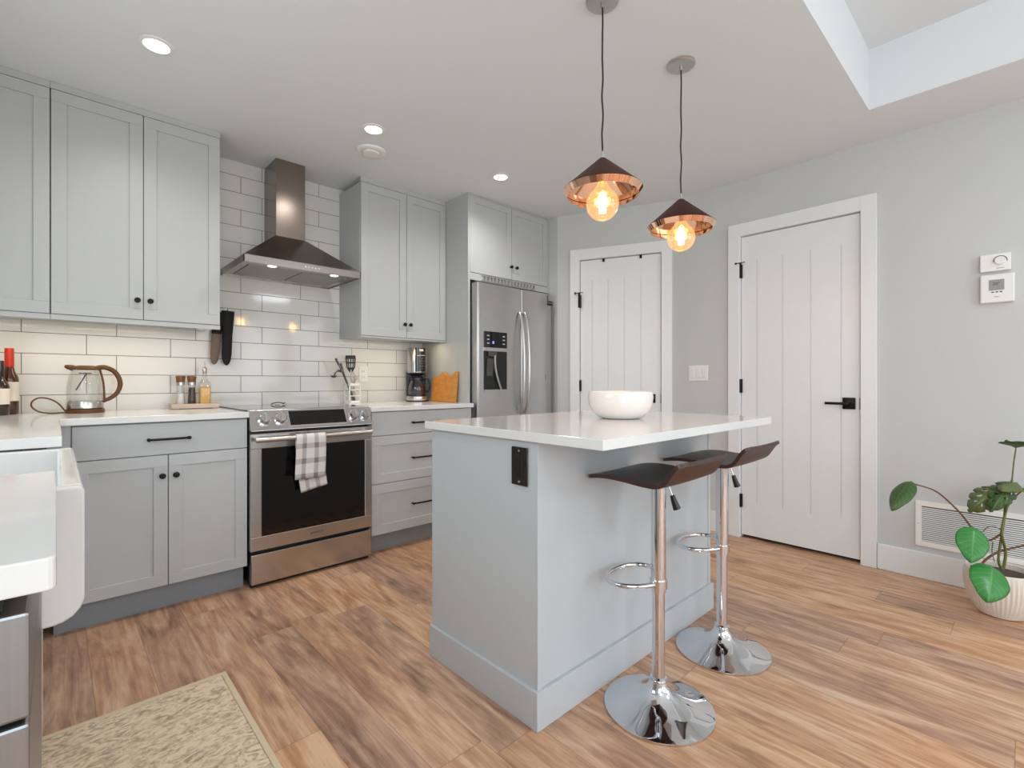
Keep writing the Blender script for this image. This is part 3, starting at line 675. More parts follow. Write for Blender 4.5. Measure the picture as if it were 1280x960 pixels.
for i in range(4): b.faces.new([lo[i], lo[(i+1) % 4], hi[(i+1) % 4], hi[i]])
b.faces.new(hi); b.faces.new(lo[::-1])
obj('canopy', b, 'hood_steel', c)
b = nb(); box(b, qx0, qx1, qy, -0.001, qz, CZ-0.001, 0.002); obj('chimney', b, 'hood_steel', c)
b = nb(); box(b, hx0+0.004, hx1-0.004, hy+0.004, -0.004, hz0+0.006, hz0+0.010); un = obj('underside', b, 'fascia_steel', c)
for a_, d_ in ((hx0+0.05, 1.10), (1.118, hx1-0.05)):
    b = nb(); box(b, a_, d_, hy+0.10, -0.08, hz0+0.002, hz0+0.007, 0.001); obj('grease_filter', b, 'filter_metal', un)
for lx in (0.93, 1.30):
    b = nb(); lathe(b, [(0, 0), (0.020, 0), (0.024, 0.001), (0.026, 0.004)], 24, T((lx, hy+0.055, hz0+0.0015))); f_ = obj('hood_lamp', b, 'hood_bulb', un, smooth=True)
for i in range(5):
    b = nb(); lathe(b, [(0, 0.004), (0.006, 0.004), (0.0065, 0), ], 14, T((1.10+i*0.020, hy, 1.776), rx=R(90))); obj('button', b, 'chrome', fas, smooth=True)
for lx in (0.93, 1.30):
    l = bpy.data.lights.new('hood_lamp_light', 'SPOT'); l.energy = 0.45; l.color = (1.0, 0.72, 0.48); l.spot_size = R(120); l.shadow_soft_size = 0.03
    o = bpy.data.objects.new('hood_lamp_light', l); COL.objects.link(o); o.location = (lx, hy+0.055, hz0-0.004)

# ------------------------------------------------------------------ refrigerator
c = thing('refrigerator', 'stainless side-by-side refrigerator with ice dispenser', 'refrigerator')
fy, fx0, fxm, fx1 = -0.70, 2.272, 2.7175, 3.076
b = nb(); box(b, fx0+0.004, fx1-0.004, -0.615, -0.03, 0.01, 1.800, 0.003); obj('body', b, 'steel', c)
def fdoor(x0, x1):
    # slightly bowed front
    b = nb(); n = 40; pts = []
    for i in range(n+1):
        u = i/n; e_ = min(u, 1-u)*(x1-x0)
        pts.append((x0+(x1-x0)*u, fy+0.012*max(0, 1-e_/0.012)**2 - 0.006*math.sin(math.pi*u)))
    out = pts+[(x1, -0.62), (x0, -0.62)]
    lo_ = [b.verts.new((x, y, 0.03)) for x, y in out]; hi_ = [b.verts.new((x, y, 1.822)) for x, y in out]; k = len(out)
    b.faces.new(lo_[::-1]); b.faces.new(hi_)
    for i in range(k): b.faces.new([lo_[i], lo_[(i+1) % k], hi_[(i+1) % k], hi_[i]])
    return b
fl = obj('door', fdoor(fx0, fxm-0.002), 'steel', c, smooth=30); fr = obj('door', fdoor(fxm+0.002, fx1), 'steel', c, smooth=30)
for hx, par in ((fxm-0.028, fl), (fxm+0.028, fr)):
    b = nb(); pts = [(hx, fy-0.01, 1.635), (hx, fy-0.028, 1.60), (hx, fy-0.046, 1.50), (hx, fy-0.060, 1.35), (hx, fy-0.064, 1.22), (hx, fy-0.060, 1.08), (hx, fy-0.046, 0.95), (hx, fy-0.028, 0.87), (hx, fy-0.01, 0.84)]
    tube(b, pts, 0.012, 10, smooth=4); obj('handle', b, 'satin_metal', par, smooth=60)
dy = fy-0.0095
b = nb(); box(b, 2.326, 2.556, dy, dy+0.02, 1.342, 1.464, 0.003); dp = obj('dispenser_panel', b, 'black_glass', fl)
for zz in (1.432, 1.404, 1.375):
    for xa in (2.352, 2.508):
        b = nb(); box(b, xa, xa+0.024, dy-0.001, dy, zz-0.005, zz+0.005); obj('panel_button', b, 'icon_grey', dp)
b = nb(); box(b, 2.405, 2.422, dy-0.001, dy, 1.372, 1.392); obj('panel_light', b, 'blue_led', dp)
# cavity: dark recess built as a box with open front
b = nb(); zc0, zc1 = 1.022, 1.318
box(b, 2.326, 2.556, dy+0.002, dy+0.012, zc0, zc1, 0.002); dc = obj('dispenser_recess', b, 'black_plastic', fl)
b = nb(); prism(b, [(2.345, 1.13), (2.40, 1.13), (2.42, 1.26), (2.35, 1.26)], dy-0.006, dy+0.004); box(b, 2.36, 2.44, dy-0.012, dy+0.004, 1.275, 1.316, 0.004); obj('dispenser_chute', b, 'dark_grey', dc)
b = nb(); tube(b, [(2.420, dy-0.012, 1.285), (2.424, dy-0.014, 1.19), (2.452, dy-0.012, 1.10), (2.486, dy-0.008, 1.03)], 0.007, 8, smooth=4); obj('dispenser_paddle', b, 'icon_grey', dc, smooth=True)
b = nb(); box(b, 2.323, 2.559, dy-0.002, dy+0.01, 1.317, 1.343); obj('dispenser_trim', b, 'satin_metal', dc)
b = nb(); box(b, 2.326, 2.556, dy-0.004, dy+0.004, zc0-0.006, zc0+0.006, 0.001); obj('drip_tray', b, 'satin_metal', dc)
b = nb(); box(b, 3.02, 3.074, fy-0.012, fy+0.01, 1.728, 1.745, 0.002); box(b, 3.03, 3.074, fy-0.012, fy+0.01, 1.755, 1.765, 0.002); box(b, 3.02, 3.026, fy-0.006, fy+0.01, 1.745, 1.81); obj('safety_latch', b, 'black_plastic', fr)
b = nb(); box(b, 2.28, 2.33, -0.69, -0.60, 1.801, 1.835, 0.004); obj('hinge_cover', b, 'dark_grey', c)
b = nb(); box(b, 2.99, 2.997, dy+0.001, dy+0.004, 1.10, 1.15); obj('badge', b, 'icon_grey', fr)

# ------------------------------------------------------------------ bar stools
def stool(label, loc, hz, sleeve):
    c = thing('bar_stool', label, 'stool', loc, 0, 'adjustable bar stools at the island')
    b = nb(); lathe(b, [(0, 0.0), (0.172, 0.0), (0.178, 0.003), (0.178, 0.007), (0.165, 0.012), (0.12, 0.024), (0.075, 0.042), (0.045, 0.062), (0.031, 0.082), (0.029, 0.098), (0.0, 0.098)], 64); obj('base', b, 'chrome', c, smooth=50)
    b = nb(); lathe(b, [(0.0185, 0.09), (0.026, 0.091), (0.027, 0.103), (0.021, 0.107), (0.0205, sleeve)], 28); obj('column', b, 'chrome', c, smooth=40)
    b = nb(); lathe(b, [(0.0205, sleeve), (0.0245, sleeve+0.001), (0.0245, hz-0.008), (0.02, hz-0.007)], 28); obj('sleeve', b, 'chrome', c, smooth=40)
    # foot ring: D loop toward the island
    b = nb(); fz = sleeve+0.028
    pts = [(0.0, 0.02, fz), (-0.06, 0.025, fz+0.012)]
    pts = [(0.018, 0.0, fz), (0.075, 0.03, fz), (0.108, 0.075, fz), (0.105, 0.125, fz), (0.065, 0.160, fz), (0.0, 0.172, fz), (-0.065, 0.160, fz), (-0.105, 0.125, fz), (-0.108, 0.075, fz), (-0.075, 0.03, fz), (-0.018, 0.0, fz)]
    tube(b, pts, 0.0085, 10, smooth=5)
    lathe(b, [(0.0245, fz-0.014), (0.029, fz-0.014), (0.029, fz+0.014), (0.0245, fz+0.014)], 24)
    obj('foot_rest', b, 'chrome', c, smooth=60)
    # seat shell; profile in (y, z) from the front (island side) lip to the raised back
    prof = [(0.188, -0.008), (0.16, 0.000), (0.12, 0.006), (0.08, 0.008), (0.03, 0.006), (-0.02, 0.002), (-0.065, 0.0), (-0.095, 0.004), (-0.116, 0.018), (-0.130, 0.038), (-0.142, 0.056), (-0.156, 0.070), (-0.168, 0.075)]
    P_ = smooth_path([(0, y, z) for y, z in prof], 3); n = len(P_); nx = 16; w = 0.164
    b = nb(); top = []; bot = []
    for j, q in enumerate(P_):
        s = j/(n-1); tt = []; bb_ = []
        ww = w*(1.0-0.22*max(0, 1-s/0.12)**2-0.14*max(0, (s-0.90)/0.10)**2)
        d = P_[min(j+1, n-1)]-P_[max(j-1, 0)]; nrm = Vector((0, -d.z, d.y)).normalized()
        if nrm.z < 0: nrm = -nrm
        for i in range(nx+1):
            u = -1+2*i/nx
            lift = 0.003*u*u
            p_ = Vector((ww*u, q.y, hz+0.012+q.z+lift))
            tt.append(b.verts.new(p_+nrm*0.008)); bb_.append(b.verts.new(p_-nrm*0.005))
        top.append(tt); bot.append(bb_)
    for j in range(n-1):
        for i in range(nx):
            f = b.faces.new([top[j][i], top[j][i+1], top[j+1][i+1], top[j+1][i]]); f.material_index = 0
            f = b.faces.new([bot[j][i], bot[j+1][i], bot[j+1][i+1], bot[j][i+1]]); f.material_index = 1
        f = b.faces.new([top[j][0], top[j+1][0], bot[j+1][0], bot[j][0]]); f.material_index = 1
        f = b.faces.new([top[j][nx], bot[j][nx], bot[j+1][nx], top[j+1][nx]]); f.material_index = 1
    for jj in (0, n-1):
        for i in range(nx):
            f = b.faces.new([top[jj][i], bot[jj][i], bot[jj][i+1], top[jj][i+1]]); f.material_index = 1
    o = obj('seat', b, ['seat_brown', 'seat_shell'], c, smooth=50)
    b = nb(); box(b, -0.05, 0.05, -0.05, 0.05, hz-0.002, hz+0.006, 0.001); lathe(b, [(0.0, hz-0.022), (0.0215, hz-0.022), (0.0215, hz), (0, hz)], 24); obj('seat_plate', b, 'black_metal', c, smooth=35)
    b = nb(); tube(b, [(0.012, -0.01, hz-0.002), (0.024, -0.020, hz-0.010), (0.030, -0.026, hz-0.030), (0.036, -0.032, hz-0.052)], 0.0022, 8, smooth=3)
    lv = obj('lever', b, 'chrome', c, smooth=True)
    b = nb(); tube(b, [(0.035, -0.031, hz-0.048), (0.040, -0.036, hz-0.070), (0.046, -0.042, hz-0.092)], 0.011, 10, rad=(0.008, 0.013)); obj('lever_grip', b, 'black_plastic', lv, smooth=50)
    return c
stool('brown curved-seat bar stool on chrome pedestal, the one nearer the camera', (1.477, -2.63, 0.0), 0.755, 0.387)
stool('brown curved-seat bar stool on chrome pedestal, the one nearer the large white door', (1.980, -2.624, 0.0), 0.755, 0.387)

# ------------------------------------------------------------------ pendants and ceiling fittings
def pendant(label, x, y, zt):
    c = thing('pendant_light', label, 'lamp', (x, y, 0), 0, 'copper pendant lights over the island')
    b = nb(); lathe(b, [(0, CZ-0.012), (0.056, CZ-0.012), (0.060, CZ-0.008), (0.060, CZ-0.0005), (0, CZ-0.0005)], 40); cyl(b, (0, 0, CZ-0.03), (0, 0, CZ-0.012), 0.007, 10); obj('canopy', b, 'satin_metal', c, smooth=35)
    b = nb(); n = 16; pts = [(0.0016*math.sin(i*1.7), 0.0016*math.cos(i*1.3), CZ-0.02-(CZ-0.02-zt-0.022)*i/n) for i in range(n+1)]; pts[0] = (0, 0, CZ-0.02); pts[-1] = (0, 0, zt+0.022)
    tube(b, pts, 0.0032, 8, smooth=2); obj('cord', b, 'black_plastic', c, smooth=60)
    b = nb(); lathe(b, [(0, zt+0.024), (0.005, zt+0.024), (0.006, zt+0.006), (0.011, zt-0.004), (0, zt-0.004)], 16); obj('cord_grip', b, 'icon_grey', c, smooth=40)
    Rr = 0.145; h = 0.118; lip = 0.021; rl = 0.131
    b = nb(); lathe(b, [(0.004, zt), (0.012, zt-0.003), (Rr, zt-h)], 64); obj('shade', b, 'shade_outer', c, smooth=40)
    b = nb(); lathe(b, [(0.006, zt-0.003), (Rr-0.0015, zt-h-0.0005), (Rr, zt-h-0.001), (rl, zt-h-lip), (rl-0.001, zt-h-lip+0.0003), (Rr-0.004, zt-h-0.001)], 64); obj('shade_lining', b, 'copper_inner', c, smooth=25)
    b = nb(); lathe(b, [(0, zt-0.025), (0.018, zt-0.025), (0.018, zt-0.085), (0.0, zt-0.085)], 20); obj('bulb_socket', b, 'copper_inner', c, smooth=40)
    # bulb : globe with neck
    bc = zt-0.172; br = 0.0595
    prof = [(0.0, bc-br)] + [(br*math.sin(R(a)), bc-br*math.cos(R(a))) for a in range(8, 150, 8)] + [(0.017, zt-0.095), (0.014, zt-0.085)]
    b = nb(); lathe(b, prof, 40); bu = obj('bulb', b, 'bulb_glass', c, smooth=60)
    b = nb()
    for k in range(8):
        a = k*math.pi/4; r_ = 0.010
        tube(b, [(r_*math.cos(a), r_*math.sin(a), bc+0.030), (r_*1.2*math.cos(a+0.3), r_*1.2*math.sin(a+0.3), bc-0.030)], 0.0013, 6)
    obj('filament', b, 'filament', bu)
    l = bpy.data.lights.new('pendant_glow', 'POINT'); l.energy = 2.2; l.color = (1.0, 0.55, 0.25); l.shadow_soft_size = 0.03
    o = bpy.data.objects.new('pendant_glow', l); COL.objects.link(o); o.location = (x, y, bc-0.01)
pendant('copper cone pendant lamp with glowing globe bulb, the larger and nearer one', 1.479, -2.40, 1.914)
pendant('copper cone pendant lamp with glowing globe bulb, the farther one nearer the large door', 2.03, -2.42, 1.898)
for (x, y, w_) in ((0.315, -0.977, 'above the left upper cabinets'), (1.302, -0.971, 'beside the round vent'), (2.242, -0.985, 'nearest the refrigerator cabinet')):
    c = thing('recessed_light', 'round recessed ceiling light, the one %s' % w_, 'ceiling light', (x, y, CZ), 0, 'recessed ceiling lights')
    b = nb(); lathe(b, [(0.044, -0.0005), (0.047, -0.006), (0.062, -0.003), (0.063, -0.0002)], 40); obj('trim_ring', b, 'white_plastic', c, smooth=40)
    b = nb(); lathe(b, [(0, -0.0025), (0.046, -0.0025)], 40); obj('lens', b, 'lamp_disc', c)
    l = bpy.data.lights.new('recessed_glow', 'SPOT'); l.energy = 23; l.color = (1.0, 0.98, 0.94); l.spot_size = R(155); l.spot_blend = 1.0; l.shadow_soft_size = 0.05
    o = bpy.data.objects.new('recessed_glow', l); COL.objects.link(o); o.location = (x, y, CZ-0.02)
c = thing('ceiling_vent', 'round white ceiling vent above the range hood side', 'vent', (1.415, -0.722, CZ))
b = nb(); lathe(b, [(0.052, -0.0003), (0.055, -0.012), (0.075, -0.014), (0.086, -0.008), (0.088, -0.0003)], 48); obj('vent_ring', b, 'white_plastic', c, smooth=40)
b = nb(); lathe(b, [(0, -0.022), (0.045, -0.020), (0.053, -0.012), (0.045, -0.009), (0, -0.009)], 48); obj('vent_disc', b, 'white_plastic', c, smooth=40)

# ------------------------------------------------------------------ things on the walls
def wall_item(name, label, cat, y, z): return thing(name, label, cat, (XR, y, z), R(-90))
c = wall_item('light_switch', 'white triple light switch on the wall between the two doors', 'switch', -1.781, 1.151)
b = nb(); box(b, -0.075, 0.075, -0.006, 0, -0.058, 0.058, 0.003); obj('cover_plate', b, 'white_plastic', c)
for i in (-1, 0, 1):
    b = nb(); box(b, i*0.046-0.0165, i*0.046+0.0165, -0.010, -0.005, -0.034, 0.034, 0.002); obj('rocker', b, 'trim_paint', c)
c = wall_item('thermostat', 'small white dial thermostat mounted above the digital one', 'thermostat', -3.357, 1.694)
b = nb(); box(b, -0.056, 0.056, -0.024, 0, -0.044, 0.044, 0.004); obj('housing', b, 'white_plastic', c)
b = nb(); lathe(b, [(0, 0), (0.021, 0), (0.019, 0.012), (0, 0.012)], 32, T((0.018, -0.024, 0.006), rx=R(90))); dl = obj('dial', b, 'trim_paint', c, smooth=40)
b = nb(); lathe(b, [(0.023, 0), (0.026, 0), (0.026, 0.0012), (0.023, 0.0012)], 32, T((0.018, -0.024, 0.006), rx=R(90)), R(-10), R(190)); obj('dial_scale', b, 'dark_grey', c)
b = nb(); box(b, 0.004, 0.032, -0.0246, -0.0238, -0.032, -0.029); obj('lettering_mark', b, 'icon_grey', c)
c = wall_item('thermostat', 'square white digital thermostat with grey display, below the dial one', 'thermostat', -3.364, 1.562)
b = nb(); box(b, -0.062, 0.062, -0.026, 0, -0.072, 0.072, 0.005); obj('housing', b, 'white_plastic', c)
b = nb(); box(b, -0.030, 0.026, -0.0275, -0.025, -0.010, 0.044, 0.001); sc = obj('display', b, 'grey_lcd', c)
text('display_digits', '20°', 0.020, (-0.002, -0.0278, 0.022), (R(90), 0, 0), 'dark_grey', sc)
for i in (-1, 0, 1):
    b = nb(); box(b, i*0.015-0.006, i*0.015+0.004, -0.0275, -0.025, -0.022, -0.016, 0.001); obj('button', b, 'dark_grey', c)
b = nb(); box(b, -0.010, 0.006, -0.0265, -0.0255, -0.045, -0.041); obj('lettering_mark', b, 'icon_grey', c)
c = wall_item('return_air_grille', 'long white louvred air grille low on the wall behind the plant', 'vent', -3.39, 0.303)
b = nb(); w, h = 0.35, 0.125
box(b, -w, w, -0.010, 0, h-0.028, h); box(b, -w, w, -0.010, 0, -h, -h+0.028); box(b, -w, -w+0.026, -0.010, 0, -h+0.028, h-0.028); box(b, w-0.026, w, -0.010, 0, -h+0.028, h-0.028)
obj('frame', b, 'white_plastic', c, bevel=0.002)
b = nb(); box(b, -w+0.026, w-0.026, -0.0015, -0.0005, -h+0.028, h-0.028); obj('backing', b, 'dark_grey', c)
b = nb(); z = -h+0.034
while z < h-0.030: box(b, -w+0.026, w-0.026, -0.0085, -0.0015, z-0.003, z+0.003, 0, None); z += 0.0105
obj('louvre', b, 'trim_paint', c)
for sx_, sz_ in ((-w+0.012, 0), (-w+0.17, h-0.013), (w-0.012, 0)):
    b = nb(); lathe(b, [(0, 0.0015), (0.003, 0.001), (0.0035, 0)], 10, T((sx_, -0.010, sz_), rx=R(90))); obj('screw', b, 'satin_metal', c)
c = thing('wall_outlet', 'white power outlet on the tiles behind the utensil holder', 'outlet', (1.718, 0, 1.145))
b = nb(); box(b, -0.036, 0.036, -0.006, 0, -0.058, 0.058, 0.003); obj('cover_plate', b, 'white_plastic', c)
for zz in (-0.022, 0.022):
    b = nb(); box(b, -0.014, 0.014, -0.009, -0.005, zz-0.014, zz+0.014, 0.003); so = obj('socket', b, 'trim_paint', c)
    b = nb(); box(b, -0.006, -0.004, -0.0094, -0.0088, zz-0.005, zz+0.005); box(b, 0.004, 0.006, -0.0094, -0.0088, zz-0.005, zz+0.005); obj('slot', b, 'dark_grey', so)

# ------------------------------------------------------------------ rug
b = nb(); box(b, -0.075, 0.452, -2.60, -1.443, 0.0, 0.007, 0.002); c = obj('runner_rug', b, 'rug_weave'); tag(c, 'cream and taupe patterned rug at the lower left of the floor', 'rug')
b = nb(); box(b, -0.085, 0.470, -1.443, -1.425, 0.0, 0.009, 0.002); box(b, 0.452, 0.470, -2.61, -1.443, 0.0, 0.009, 0.002); box(b, -0.085, -0.075, -2.61, -1.443, 0, 0.009); box(b, -0.085, 0.452, -2.61, -2.60, 0, 0.009); obj('binding', b, 'rug_binding', c)

# ------------------------------------------------------------------ things on the counters
Z = 0.93
# bowl
b = nb(); lathe(b, [(0, Z+0.002), (0.075, Z), (0.095, Z+0.006), (0.122, Z+0.030), (0.135, Z+0.060), (0.139, Z+0.090), (0.137, Z+0.112), (0.134, Z+0.116), (0.131, Z+0.112), (0.133, Z+0.088), (0.128, Z+0.060), (0.112, Z+0.030), (0.085, Z+0.014), (0, Z+0.012)], 64, T((1.795, -2.262, 0)))
tag(obj('serving_bowl', b, 'ceramic', smooth=50), 'round white ceramic bowl on the island', 'bowl')
# kettle
kx, ky = 0.118, -0.19
c = thing('electric_kettle', 'glass electric kettle with brown handle and lid on the left counter', 'kettle', (kx, ky, Z))
b = nb(); lathe(b, [(0, 0), (0.076, 0), (0.078, 0.004), (0.076, 0.018), (0.07, 0.022), (0, 0.022)], 40); obj('power_base', b, 'brown_plastic', c, smooth=40)
b = nb(); lathe(b, [(0.069, 0.023), (0.073, 0.025), (0.072, 0.055), (0.070, 0.060), (0.0, 0.058)], 40); obj('steel_band', b, 'steel_h', c, smooth=40)
b = nb(); lathe(b, [(0.070, 0.060), (0.072, 0.10), (0.070, 0.14), (0.064, 0.18), (0.054, 0.215), (0.052, 0.222)], 40); prof_ = obj('glass_body', b, 'clear_glass', c, smooth=60)
b = nb(); lathe(b, [(0.053, 0.218), (0.058, 0.224), (0.054, 0.234), (0.03, 0.240), (0, 0.241)], 40); tube(b, [(-0.045, 0, 0.226), (-0.068, 0, 0.232), (-0.078, 0, 0.236)], 0.012, 10, rad=(0.016, 0.006)); obj('lid', b, 'brown_plastic', c, smooth=50)
b = nb(); tube(b, [(0.045, 0, 0.228), (0.075, 0, 0.232), (0.110, 0, 0.215), (0.132, 0, 0.18), (0.138, 0, 0.14), (0.126, 0, 0.10), (0.098, 0, 0.072), (0.072, 0, 0.060)], 0.012, 10, smooth=5, rad=(0.013, 0.010)); tube(b, [(0.056, 0, 0.222), (0.070, 0, 0.15), (0.075, 0, 0.05)], 0.005, 8, smooth=4); obj('handle', b, 'brown_plastic', c, smooth=60)
b = nb(); tube(b, [(0.005, 0.01, 0.20), (-0.035, 0.01, 0.115)], 0.003, 8); cyl(b, (0, 0, 0.198), (0, 0, 0.203), 0.025, 20); obj('infuser_stem', b, 'dark_grey', c)
b = nb(); tube(b, [(-0.07, 0.0, 0.006), (-0.080, 0.0, 0.018), (-0.103, 0.0, 0.052), (-0.135, 0.0, 0.074), (-0.168, 0.0, 0.079), (-0.192, 0.0, 0.064), (-0.195, 0.0, 0.038), (-0.172, -0.005, 0.014), (-0.135, -0.01, 0.004), (-0.09, -0.012, 0.0045), (-0.07, -0.01, 0.006)], 0.0035, 8, smooth=6); obj('power_cord', b, 'brown_plastic', c, smooth=60)
# wine bottles
def bottle(x, y, h, r, label, liquid, foil, capr):
    c = thing('wine_bottle', label, 'bottle', (x, y, Z), 0, 'wine bottles at the left edge')
    sh = h*0.60
    b = nb(); lathe(b, [(0, 0.002), (r*0.9, 0), (r, 0.006), (r, sh*0.86), (r*0.93, sh*0.95), (r*0.6, sh*1.09), (0.0155, sh*1.22), (0.014, h*0.97), (0.0155, h*0.975), (0.0155, h), (0, h)], 32); bo = obj('glass_body', b, liquid, c, smooth=50)
    b = nb(); lathe(b, [(0.0163, h*0.72), (0.0172, h*0.74), (0.0165, h+0.0015), (0, h+0.002)], 24); obj('foil_cap', b, foil, c, smooth=40)
    b = nb(); lathe(b, [(r+0.0006, sh*0.34), (r+0.0008, sh*0.34), (r+0.0008, sh*0.82), (r+0.0006, sh*0.82)], 32, T((0, 0, 0), rz=R(-90)), R(-80), R(80)); lb = obj('paper_label', b, 'label_paper', c)
    b = nb(); lathe(b, [(r+0.0012, sh*0.60), (r+0.0013, sh*0.60), (r+0.0013, sh*0.80), (r+0.0012, sh*0.80)], 12, T((0, 0, 0), rz=R(-90)), R(-48), R(-2)); obj('label_print', b, 'label_dark', lb)
bottle(-0.156, -0.105, 0.318, 0.034, 'dark wine bottle with bright red foil neck beside the kettle', 'rose_wine', 'red_foil', 0.016)
bottle(-0.185, -0.175, 0.255, 0.035, 'shorter wine bottle cut off by the left edge of the photo', 'wine_dark', 'wine_dark', 0.016)
# tray with mills and oil
c = thing('condiment_tray', 'small whitewashed wooden tray holding two mills and an oil bottle', 'tray', (0.603, -0.115, Z))
b = nb(); box(b, -0.115, 0.115, -0.045, 0.045, 0.006, 0.014, 0.002)
for (a_, d_, e_, f_) in ((-0.118, 0.118, -0.048, -0.041), (-0.118, 0.118, 0.041, 0.048), (-0.118, -0.110, -0.041, 0.041), (0.110, 0.118, -0.041, 0.041)): box(b, a_, d_, e_, f_, 0.004, 0.030, 0.0015)
for sx_ in (-0.095, 0.095): box(b, sx_-0.012, sx_+0.012, -0.04, 0.04, 0, 0.006)
obj('tray_body', b, 'tray_wood', c)
def mill(x, label, fill, name):
    c = thing(name, label, 'mill', (x, -0.115, Z+0.0145), 0, 'glass mills on the condiment tray')
    b = nb(); lathe(b, [(0, 0.0), (0.021, 0.0), (0.023, 0.004), (0.020, 0.04), (0.0175, 0.09), (0.018, 0.112)], 28); obj('glass_body', b, 'clear_glass', c, smooth=50)
    b = nb(); lathe(b, [(0, 0.003), (0.019, 0.003), (0.018, 0.03), (0.0155, 0.07 if fill == 'salt_grain' else 0.100), (0, 0.07 if fill == 'salt_grain' else 0.100)], 24); obj('filling', b, fill, c, smooth=40)
    b = nb(); lathe(b, [(0.0185, 0.112), (0.020, 0.113), (0.020, 0.128), (0, 0.128)], 28); obj('steel_collar', b, 'steel_h', c, smooth=40)
    b = nb(); lathe(b, [(0, 0.128), (0.020, 0.128), (0.0205, 0.140), (0.0235, 0.158), (0.0225, 0.162), (0, 0.163)], 28); obj('wooden_cap', b, 'wood_brown', c, smooth=40)
    c.scale = (1.05, 1.05, 1.09)
mill(0.535, 'glass salt mill with brown cap, leftmost on the wooden tray', 'salt_grain', 'salt_mill')
mill(0.590, 'dark-filled glass pepper mill with brown cap, between salt mill and oil bottle', 'peppercorn', 'pepper_mill')
c = thing('oil_bottle', 'square glass bottle of golden oil with metal pourer on the wooden tray', 'bottle', (0.655, -0.115, Z+0.0145))
b = nb(); box(b, -0.029, 0.029, -0.026, 0.026, 0.0, 0.140, 0.005); lathe(b, [(0.026, 0.139), (0.018, 0.152), (0.013, 0.168), (0.012, 0.198)], 20); obj('glass_body', b, 'clear_glass', c, smooth=40)
b = nb(); box(b, -0.0265, 0.0265, -0.0235, 0.0235, 0.004, 0.112, 0.004); obj('oil', b, 'olive_oil', c)
b = nb(); lathe(b, [(0, 0.19), (0.010, 0.192), (0.0115, 0.203), (0.013, 0.222), (0.006, 0.230), (0, 0.230)], 16); tube(b, [(0, 0, 0.228), (0.001, 0, 0.245), (0.0, 0, 0.262)], 0.003, 8, rad=(0.005, 0.002)); obj('pourer', b, 'satin_metal', c, smooth=50)
# oven mitts hanging under the end of the left upper cabinet
def mitt(label, x, y, z, lean, m_cuff, m_hand, L, w):
    c = thing('oven_mitt', label, 'oven mitt', (x, y, z), 0, 'oven mitts beside the left upper cabinet')
    c.rotation_euler = (0, lean, 0)
    def blob(b, secs):
        rings = []
        for (z_, cx_, rx_, ry_) in secs:
            rings.append([b.verts.new((cx_+rx_*math.cos(2*math.pi*k/18), ry_*math.sin(2*math.pi*k/18), z_)) for k in range(18)])
        for A_, B_ in zip(rings, rings[1:]):
            for k in range(18): b.faces.new([A_[k], A_[(k+1) % 18], B_[(k+1) % 18], B_[k]])
        b.faces.new(rings[0]); b.faces.new(rings[-1][::-1])
    b = nb(); blob(b, [(0, 0, w*1.15, 0.016), (-0.03, 0, w*1.12, 0.017), (-L*0.42, 0, w*0.92, 0.016)]); obj('cuff', b, m_cuff, c, smooth=50)
    b = nb(); blob(b, [(-L*0.42, 0, w*0.90, 0.0155), (-L*0.6, 0, w*0.88, 0.018), (-L*0.78, 0, w*0.86, 0.019), (-L*0.9, 0, w*0.74, 0.017), (-L*0.97, 0, w*0.48, 0.011), (-L, 0, w*0.15, 0.004)]); obj('hand_part', b, m_hand, c, smooth=60)
    b = nb(); tube(b, [(0, 0.012, -0.01), (0, 0.018, 0.012), (0, 0.014, 0.022), (0, 0.010, 0.0)], 0.002, 6, smooth=4); obj('hanging_loop', b, m_cuff, c, smooth=True)
mitt('black oven mitt hanging on the tiles, the right one of the pair', 0.797, -0.035, 1.530, R(1.5), 'mitt_black', 'mitt_black', 0.340, 0.032)
mitt('tan-palmed oven mitt hanging behind the black one, the left one of the pair', 0.743, -0.036, 1.518, R(4), 'mitt_black', 'mitt_tan', 0.325, 0.029)
b = nb(); 
for xx in (0.797, 0.745): lathe(b, [(0, 0), (0.008, 0), (0.008, 0.003), (0.003, 0.004), (0.003, 0.02), (0.005, 0.022), (0, 0.022)], 12, T((xx, -0.0, 1.545), rx=R(90)))
tag(obj('wall_hook', b, 'satin_metal', smooth=40), 'small metal hook rail carrying the oven mitts', 'hook')
# spoon rest at the back of the range
c = thing('spoon_rest', 'small silver and dark spoon rest at the back of the range', 'spoon rest', (1.06, -0.13, 0.938))
c.scale = (0.7, 0.7, 0.7)
b = nb(); lathe(b, [(0, 0.002), (0.018, 0.0), (0.024, 0.005), (0.023, 0.007), (0.016, 0.004), (0, 0.004)], 32); obj('dish', b, 'ceramic', c, smooth=50)
b = nb(); tube(b, [(-0.055, 0, 0.006), (-0.03, 0, 0.016), (0, 0, 0.020), (0.03, 0, 0.018), (0.058, 0, 0.008)], 0.005, 8, smooth=3); lathe(b, [(0, -0.004), (0.014, 0), (0.016, 0.004), (0, 0.006)], 16, T((0.058, 0, 0.012))); obj('spoon', b, 'dark_grey', c, smooth=60)
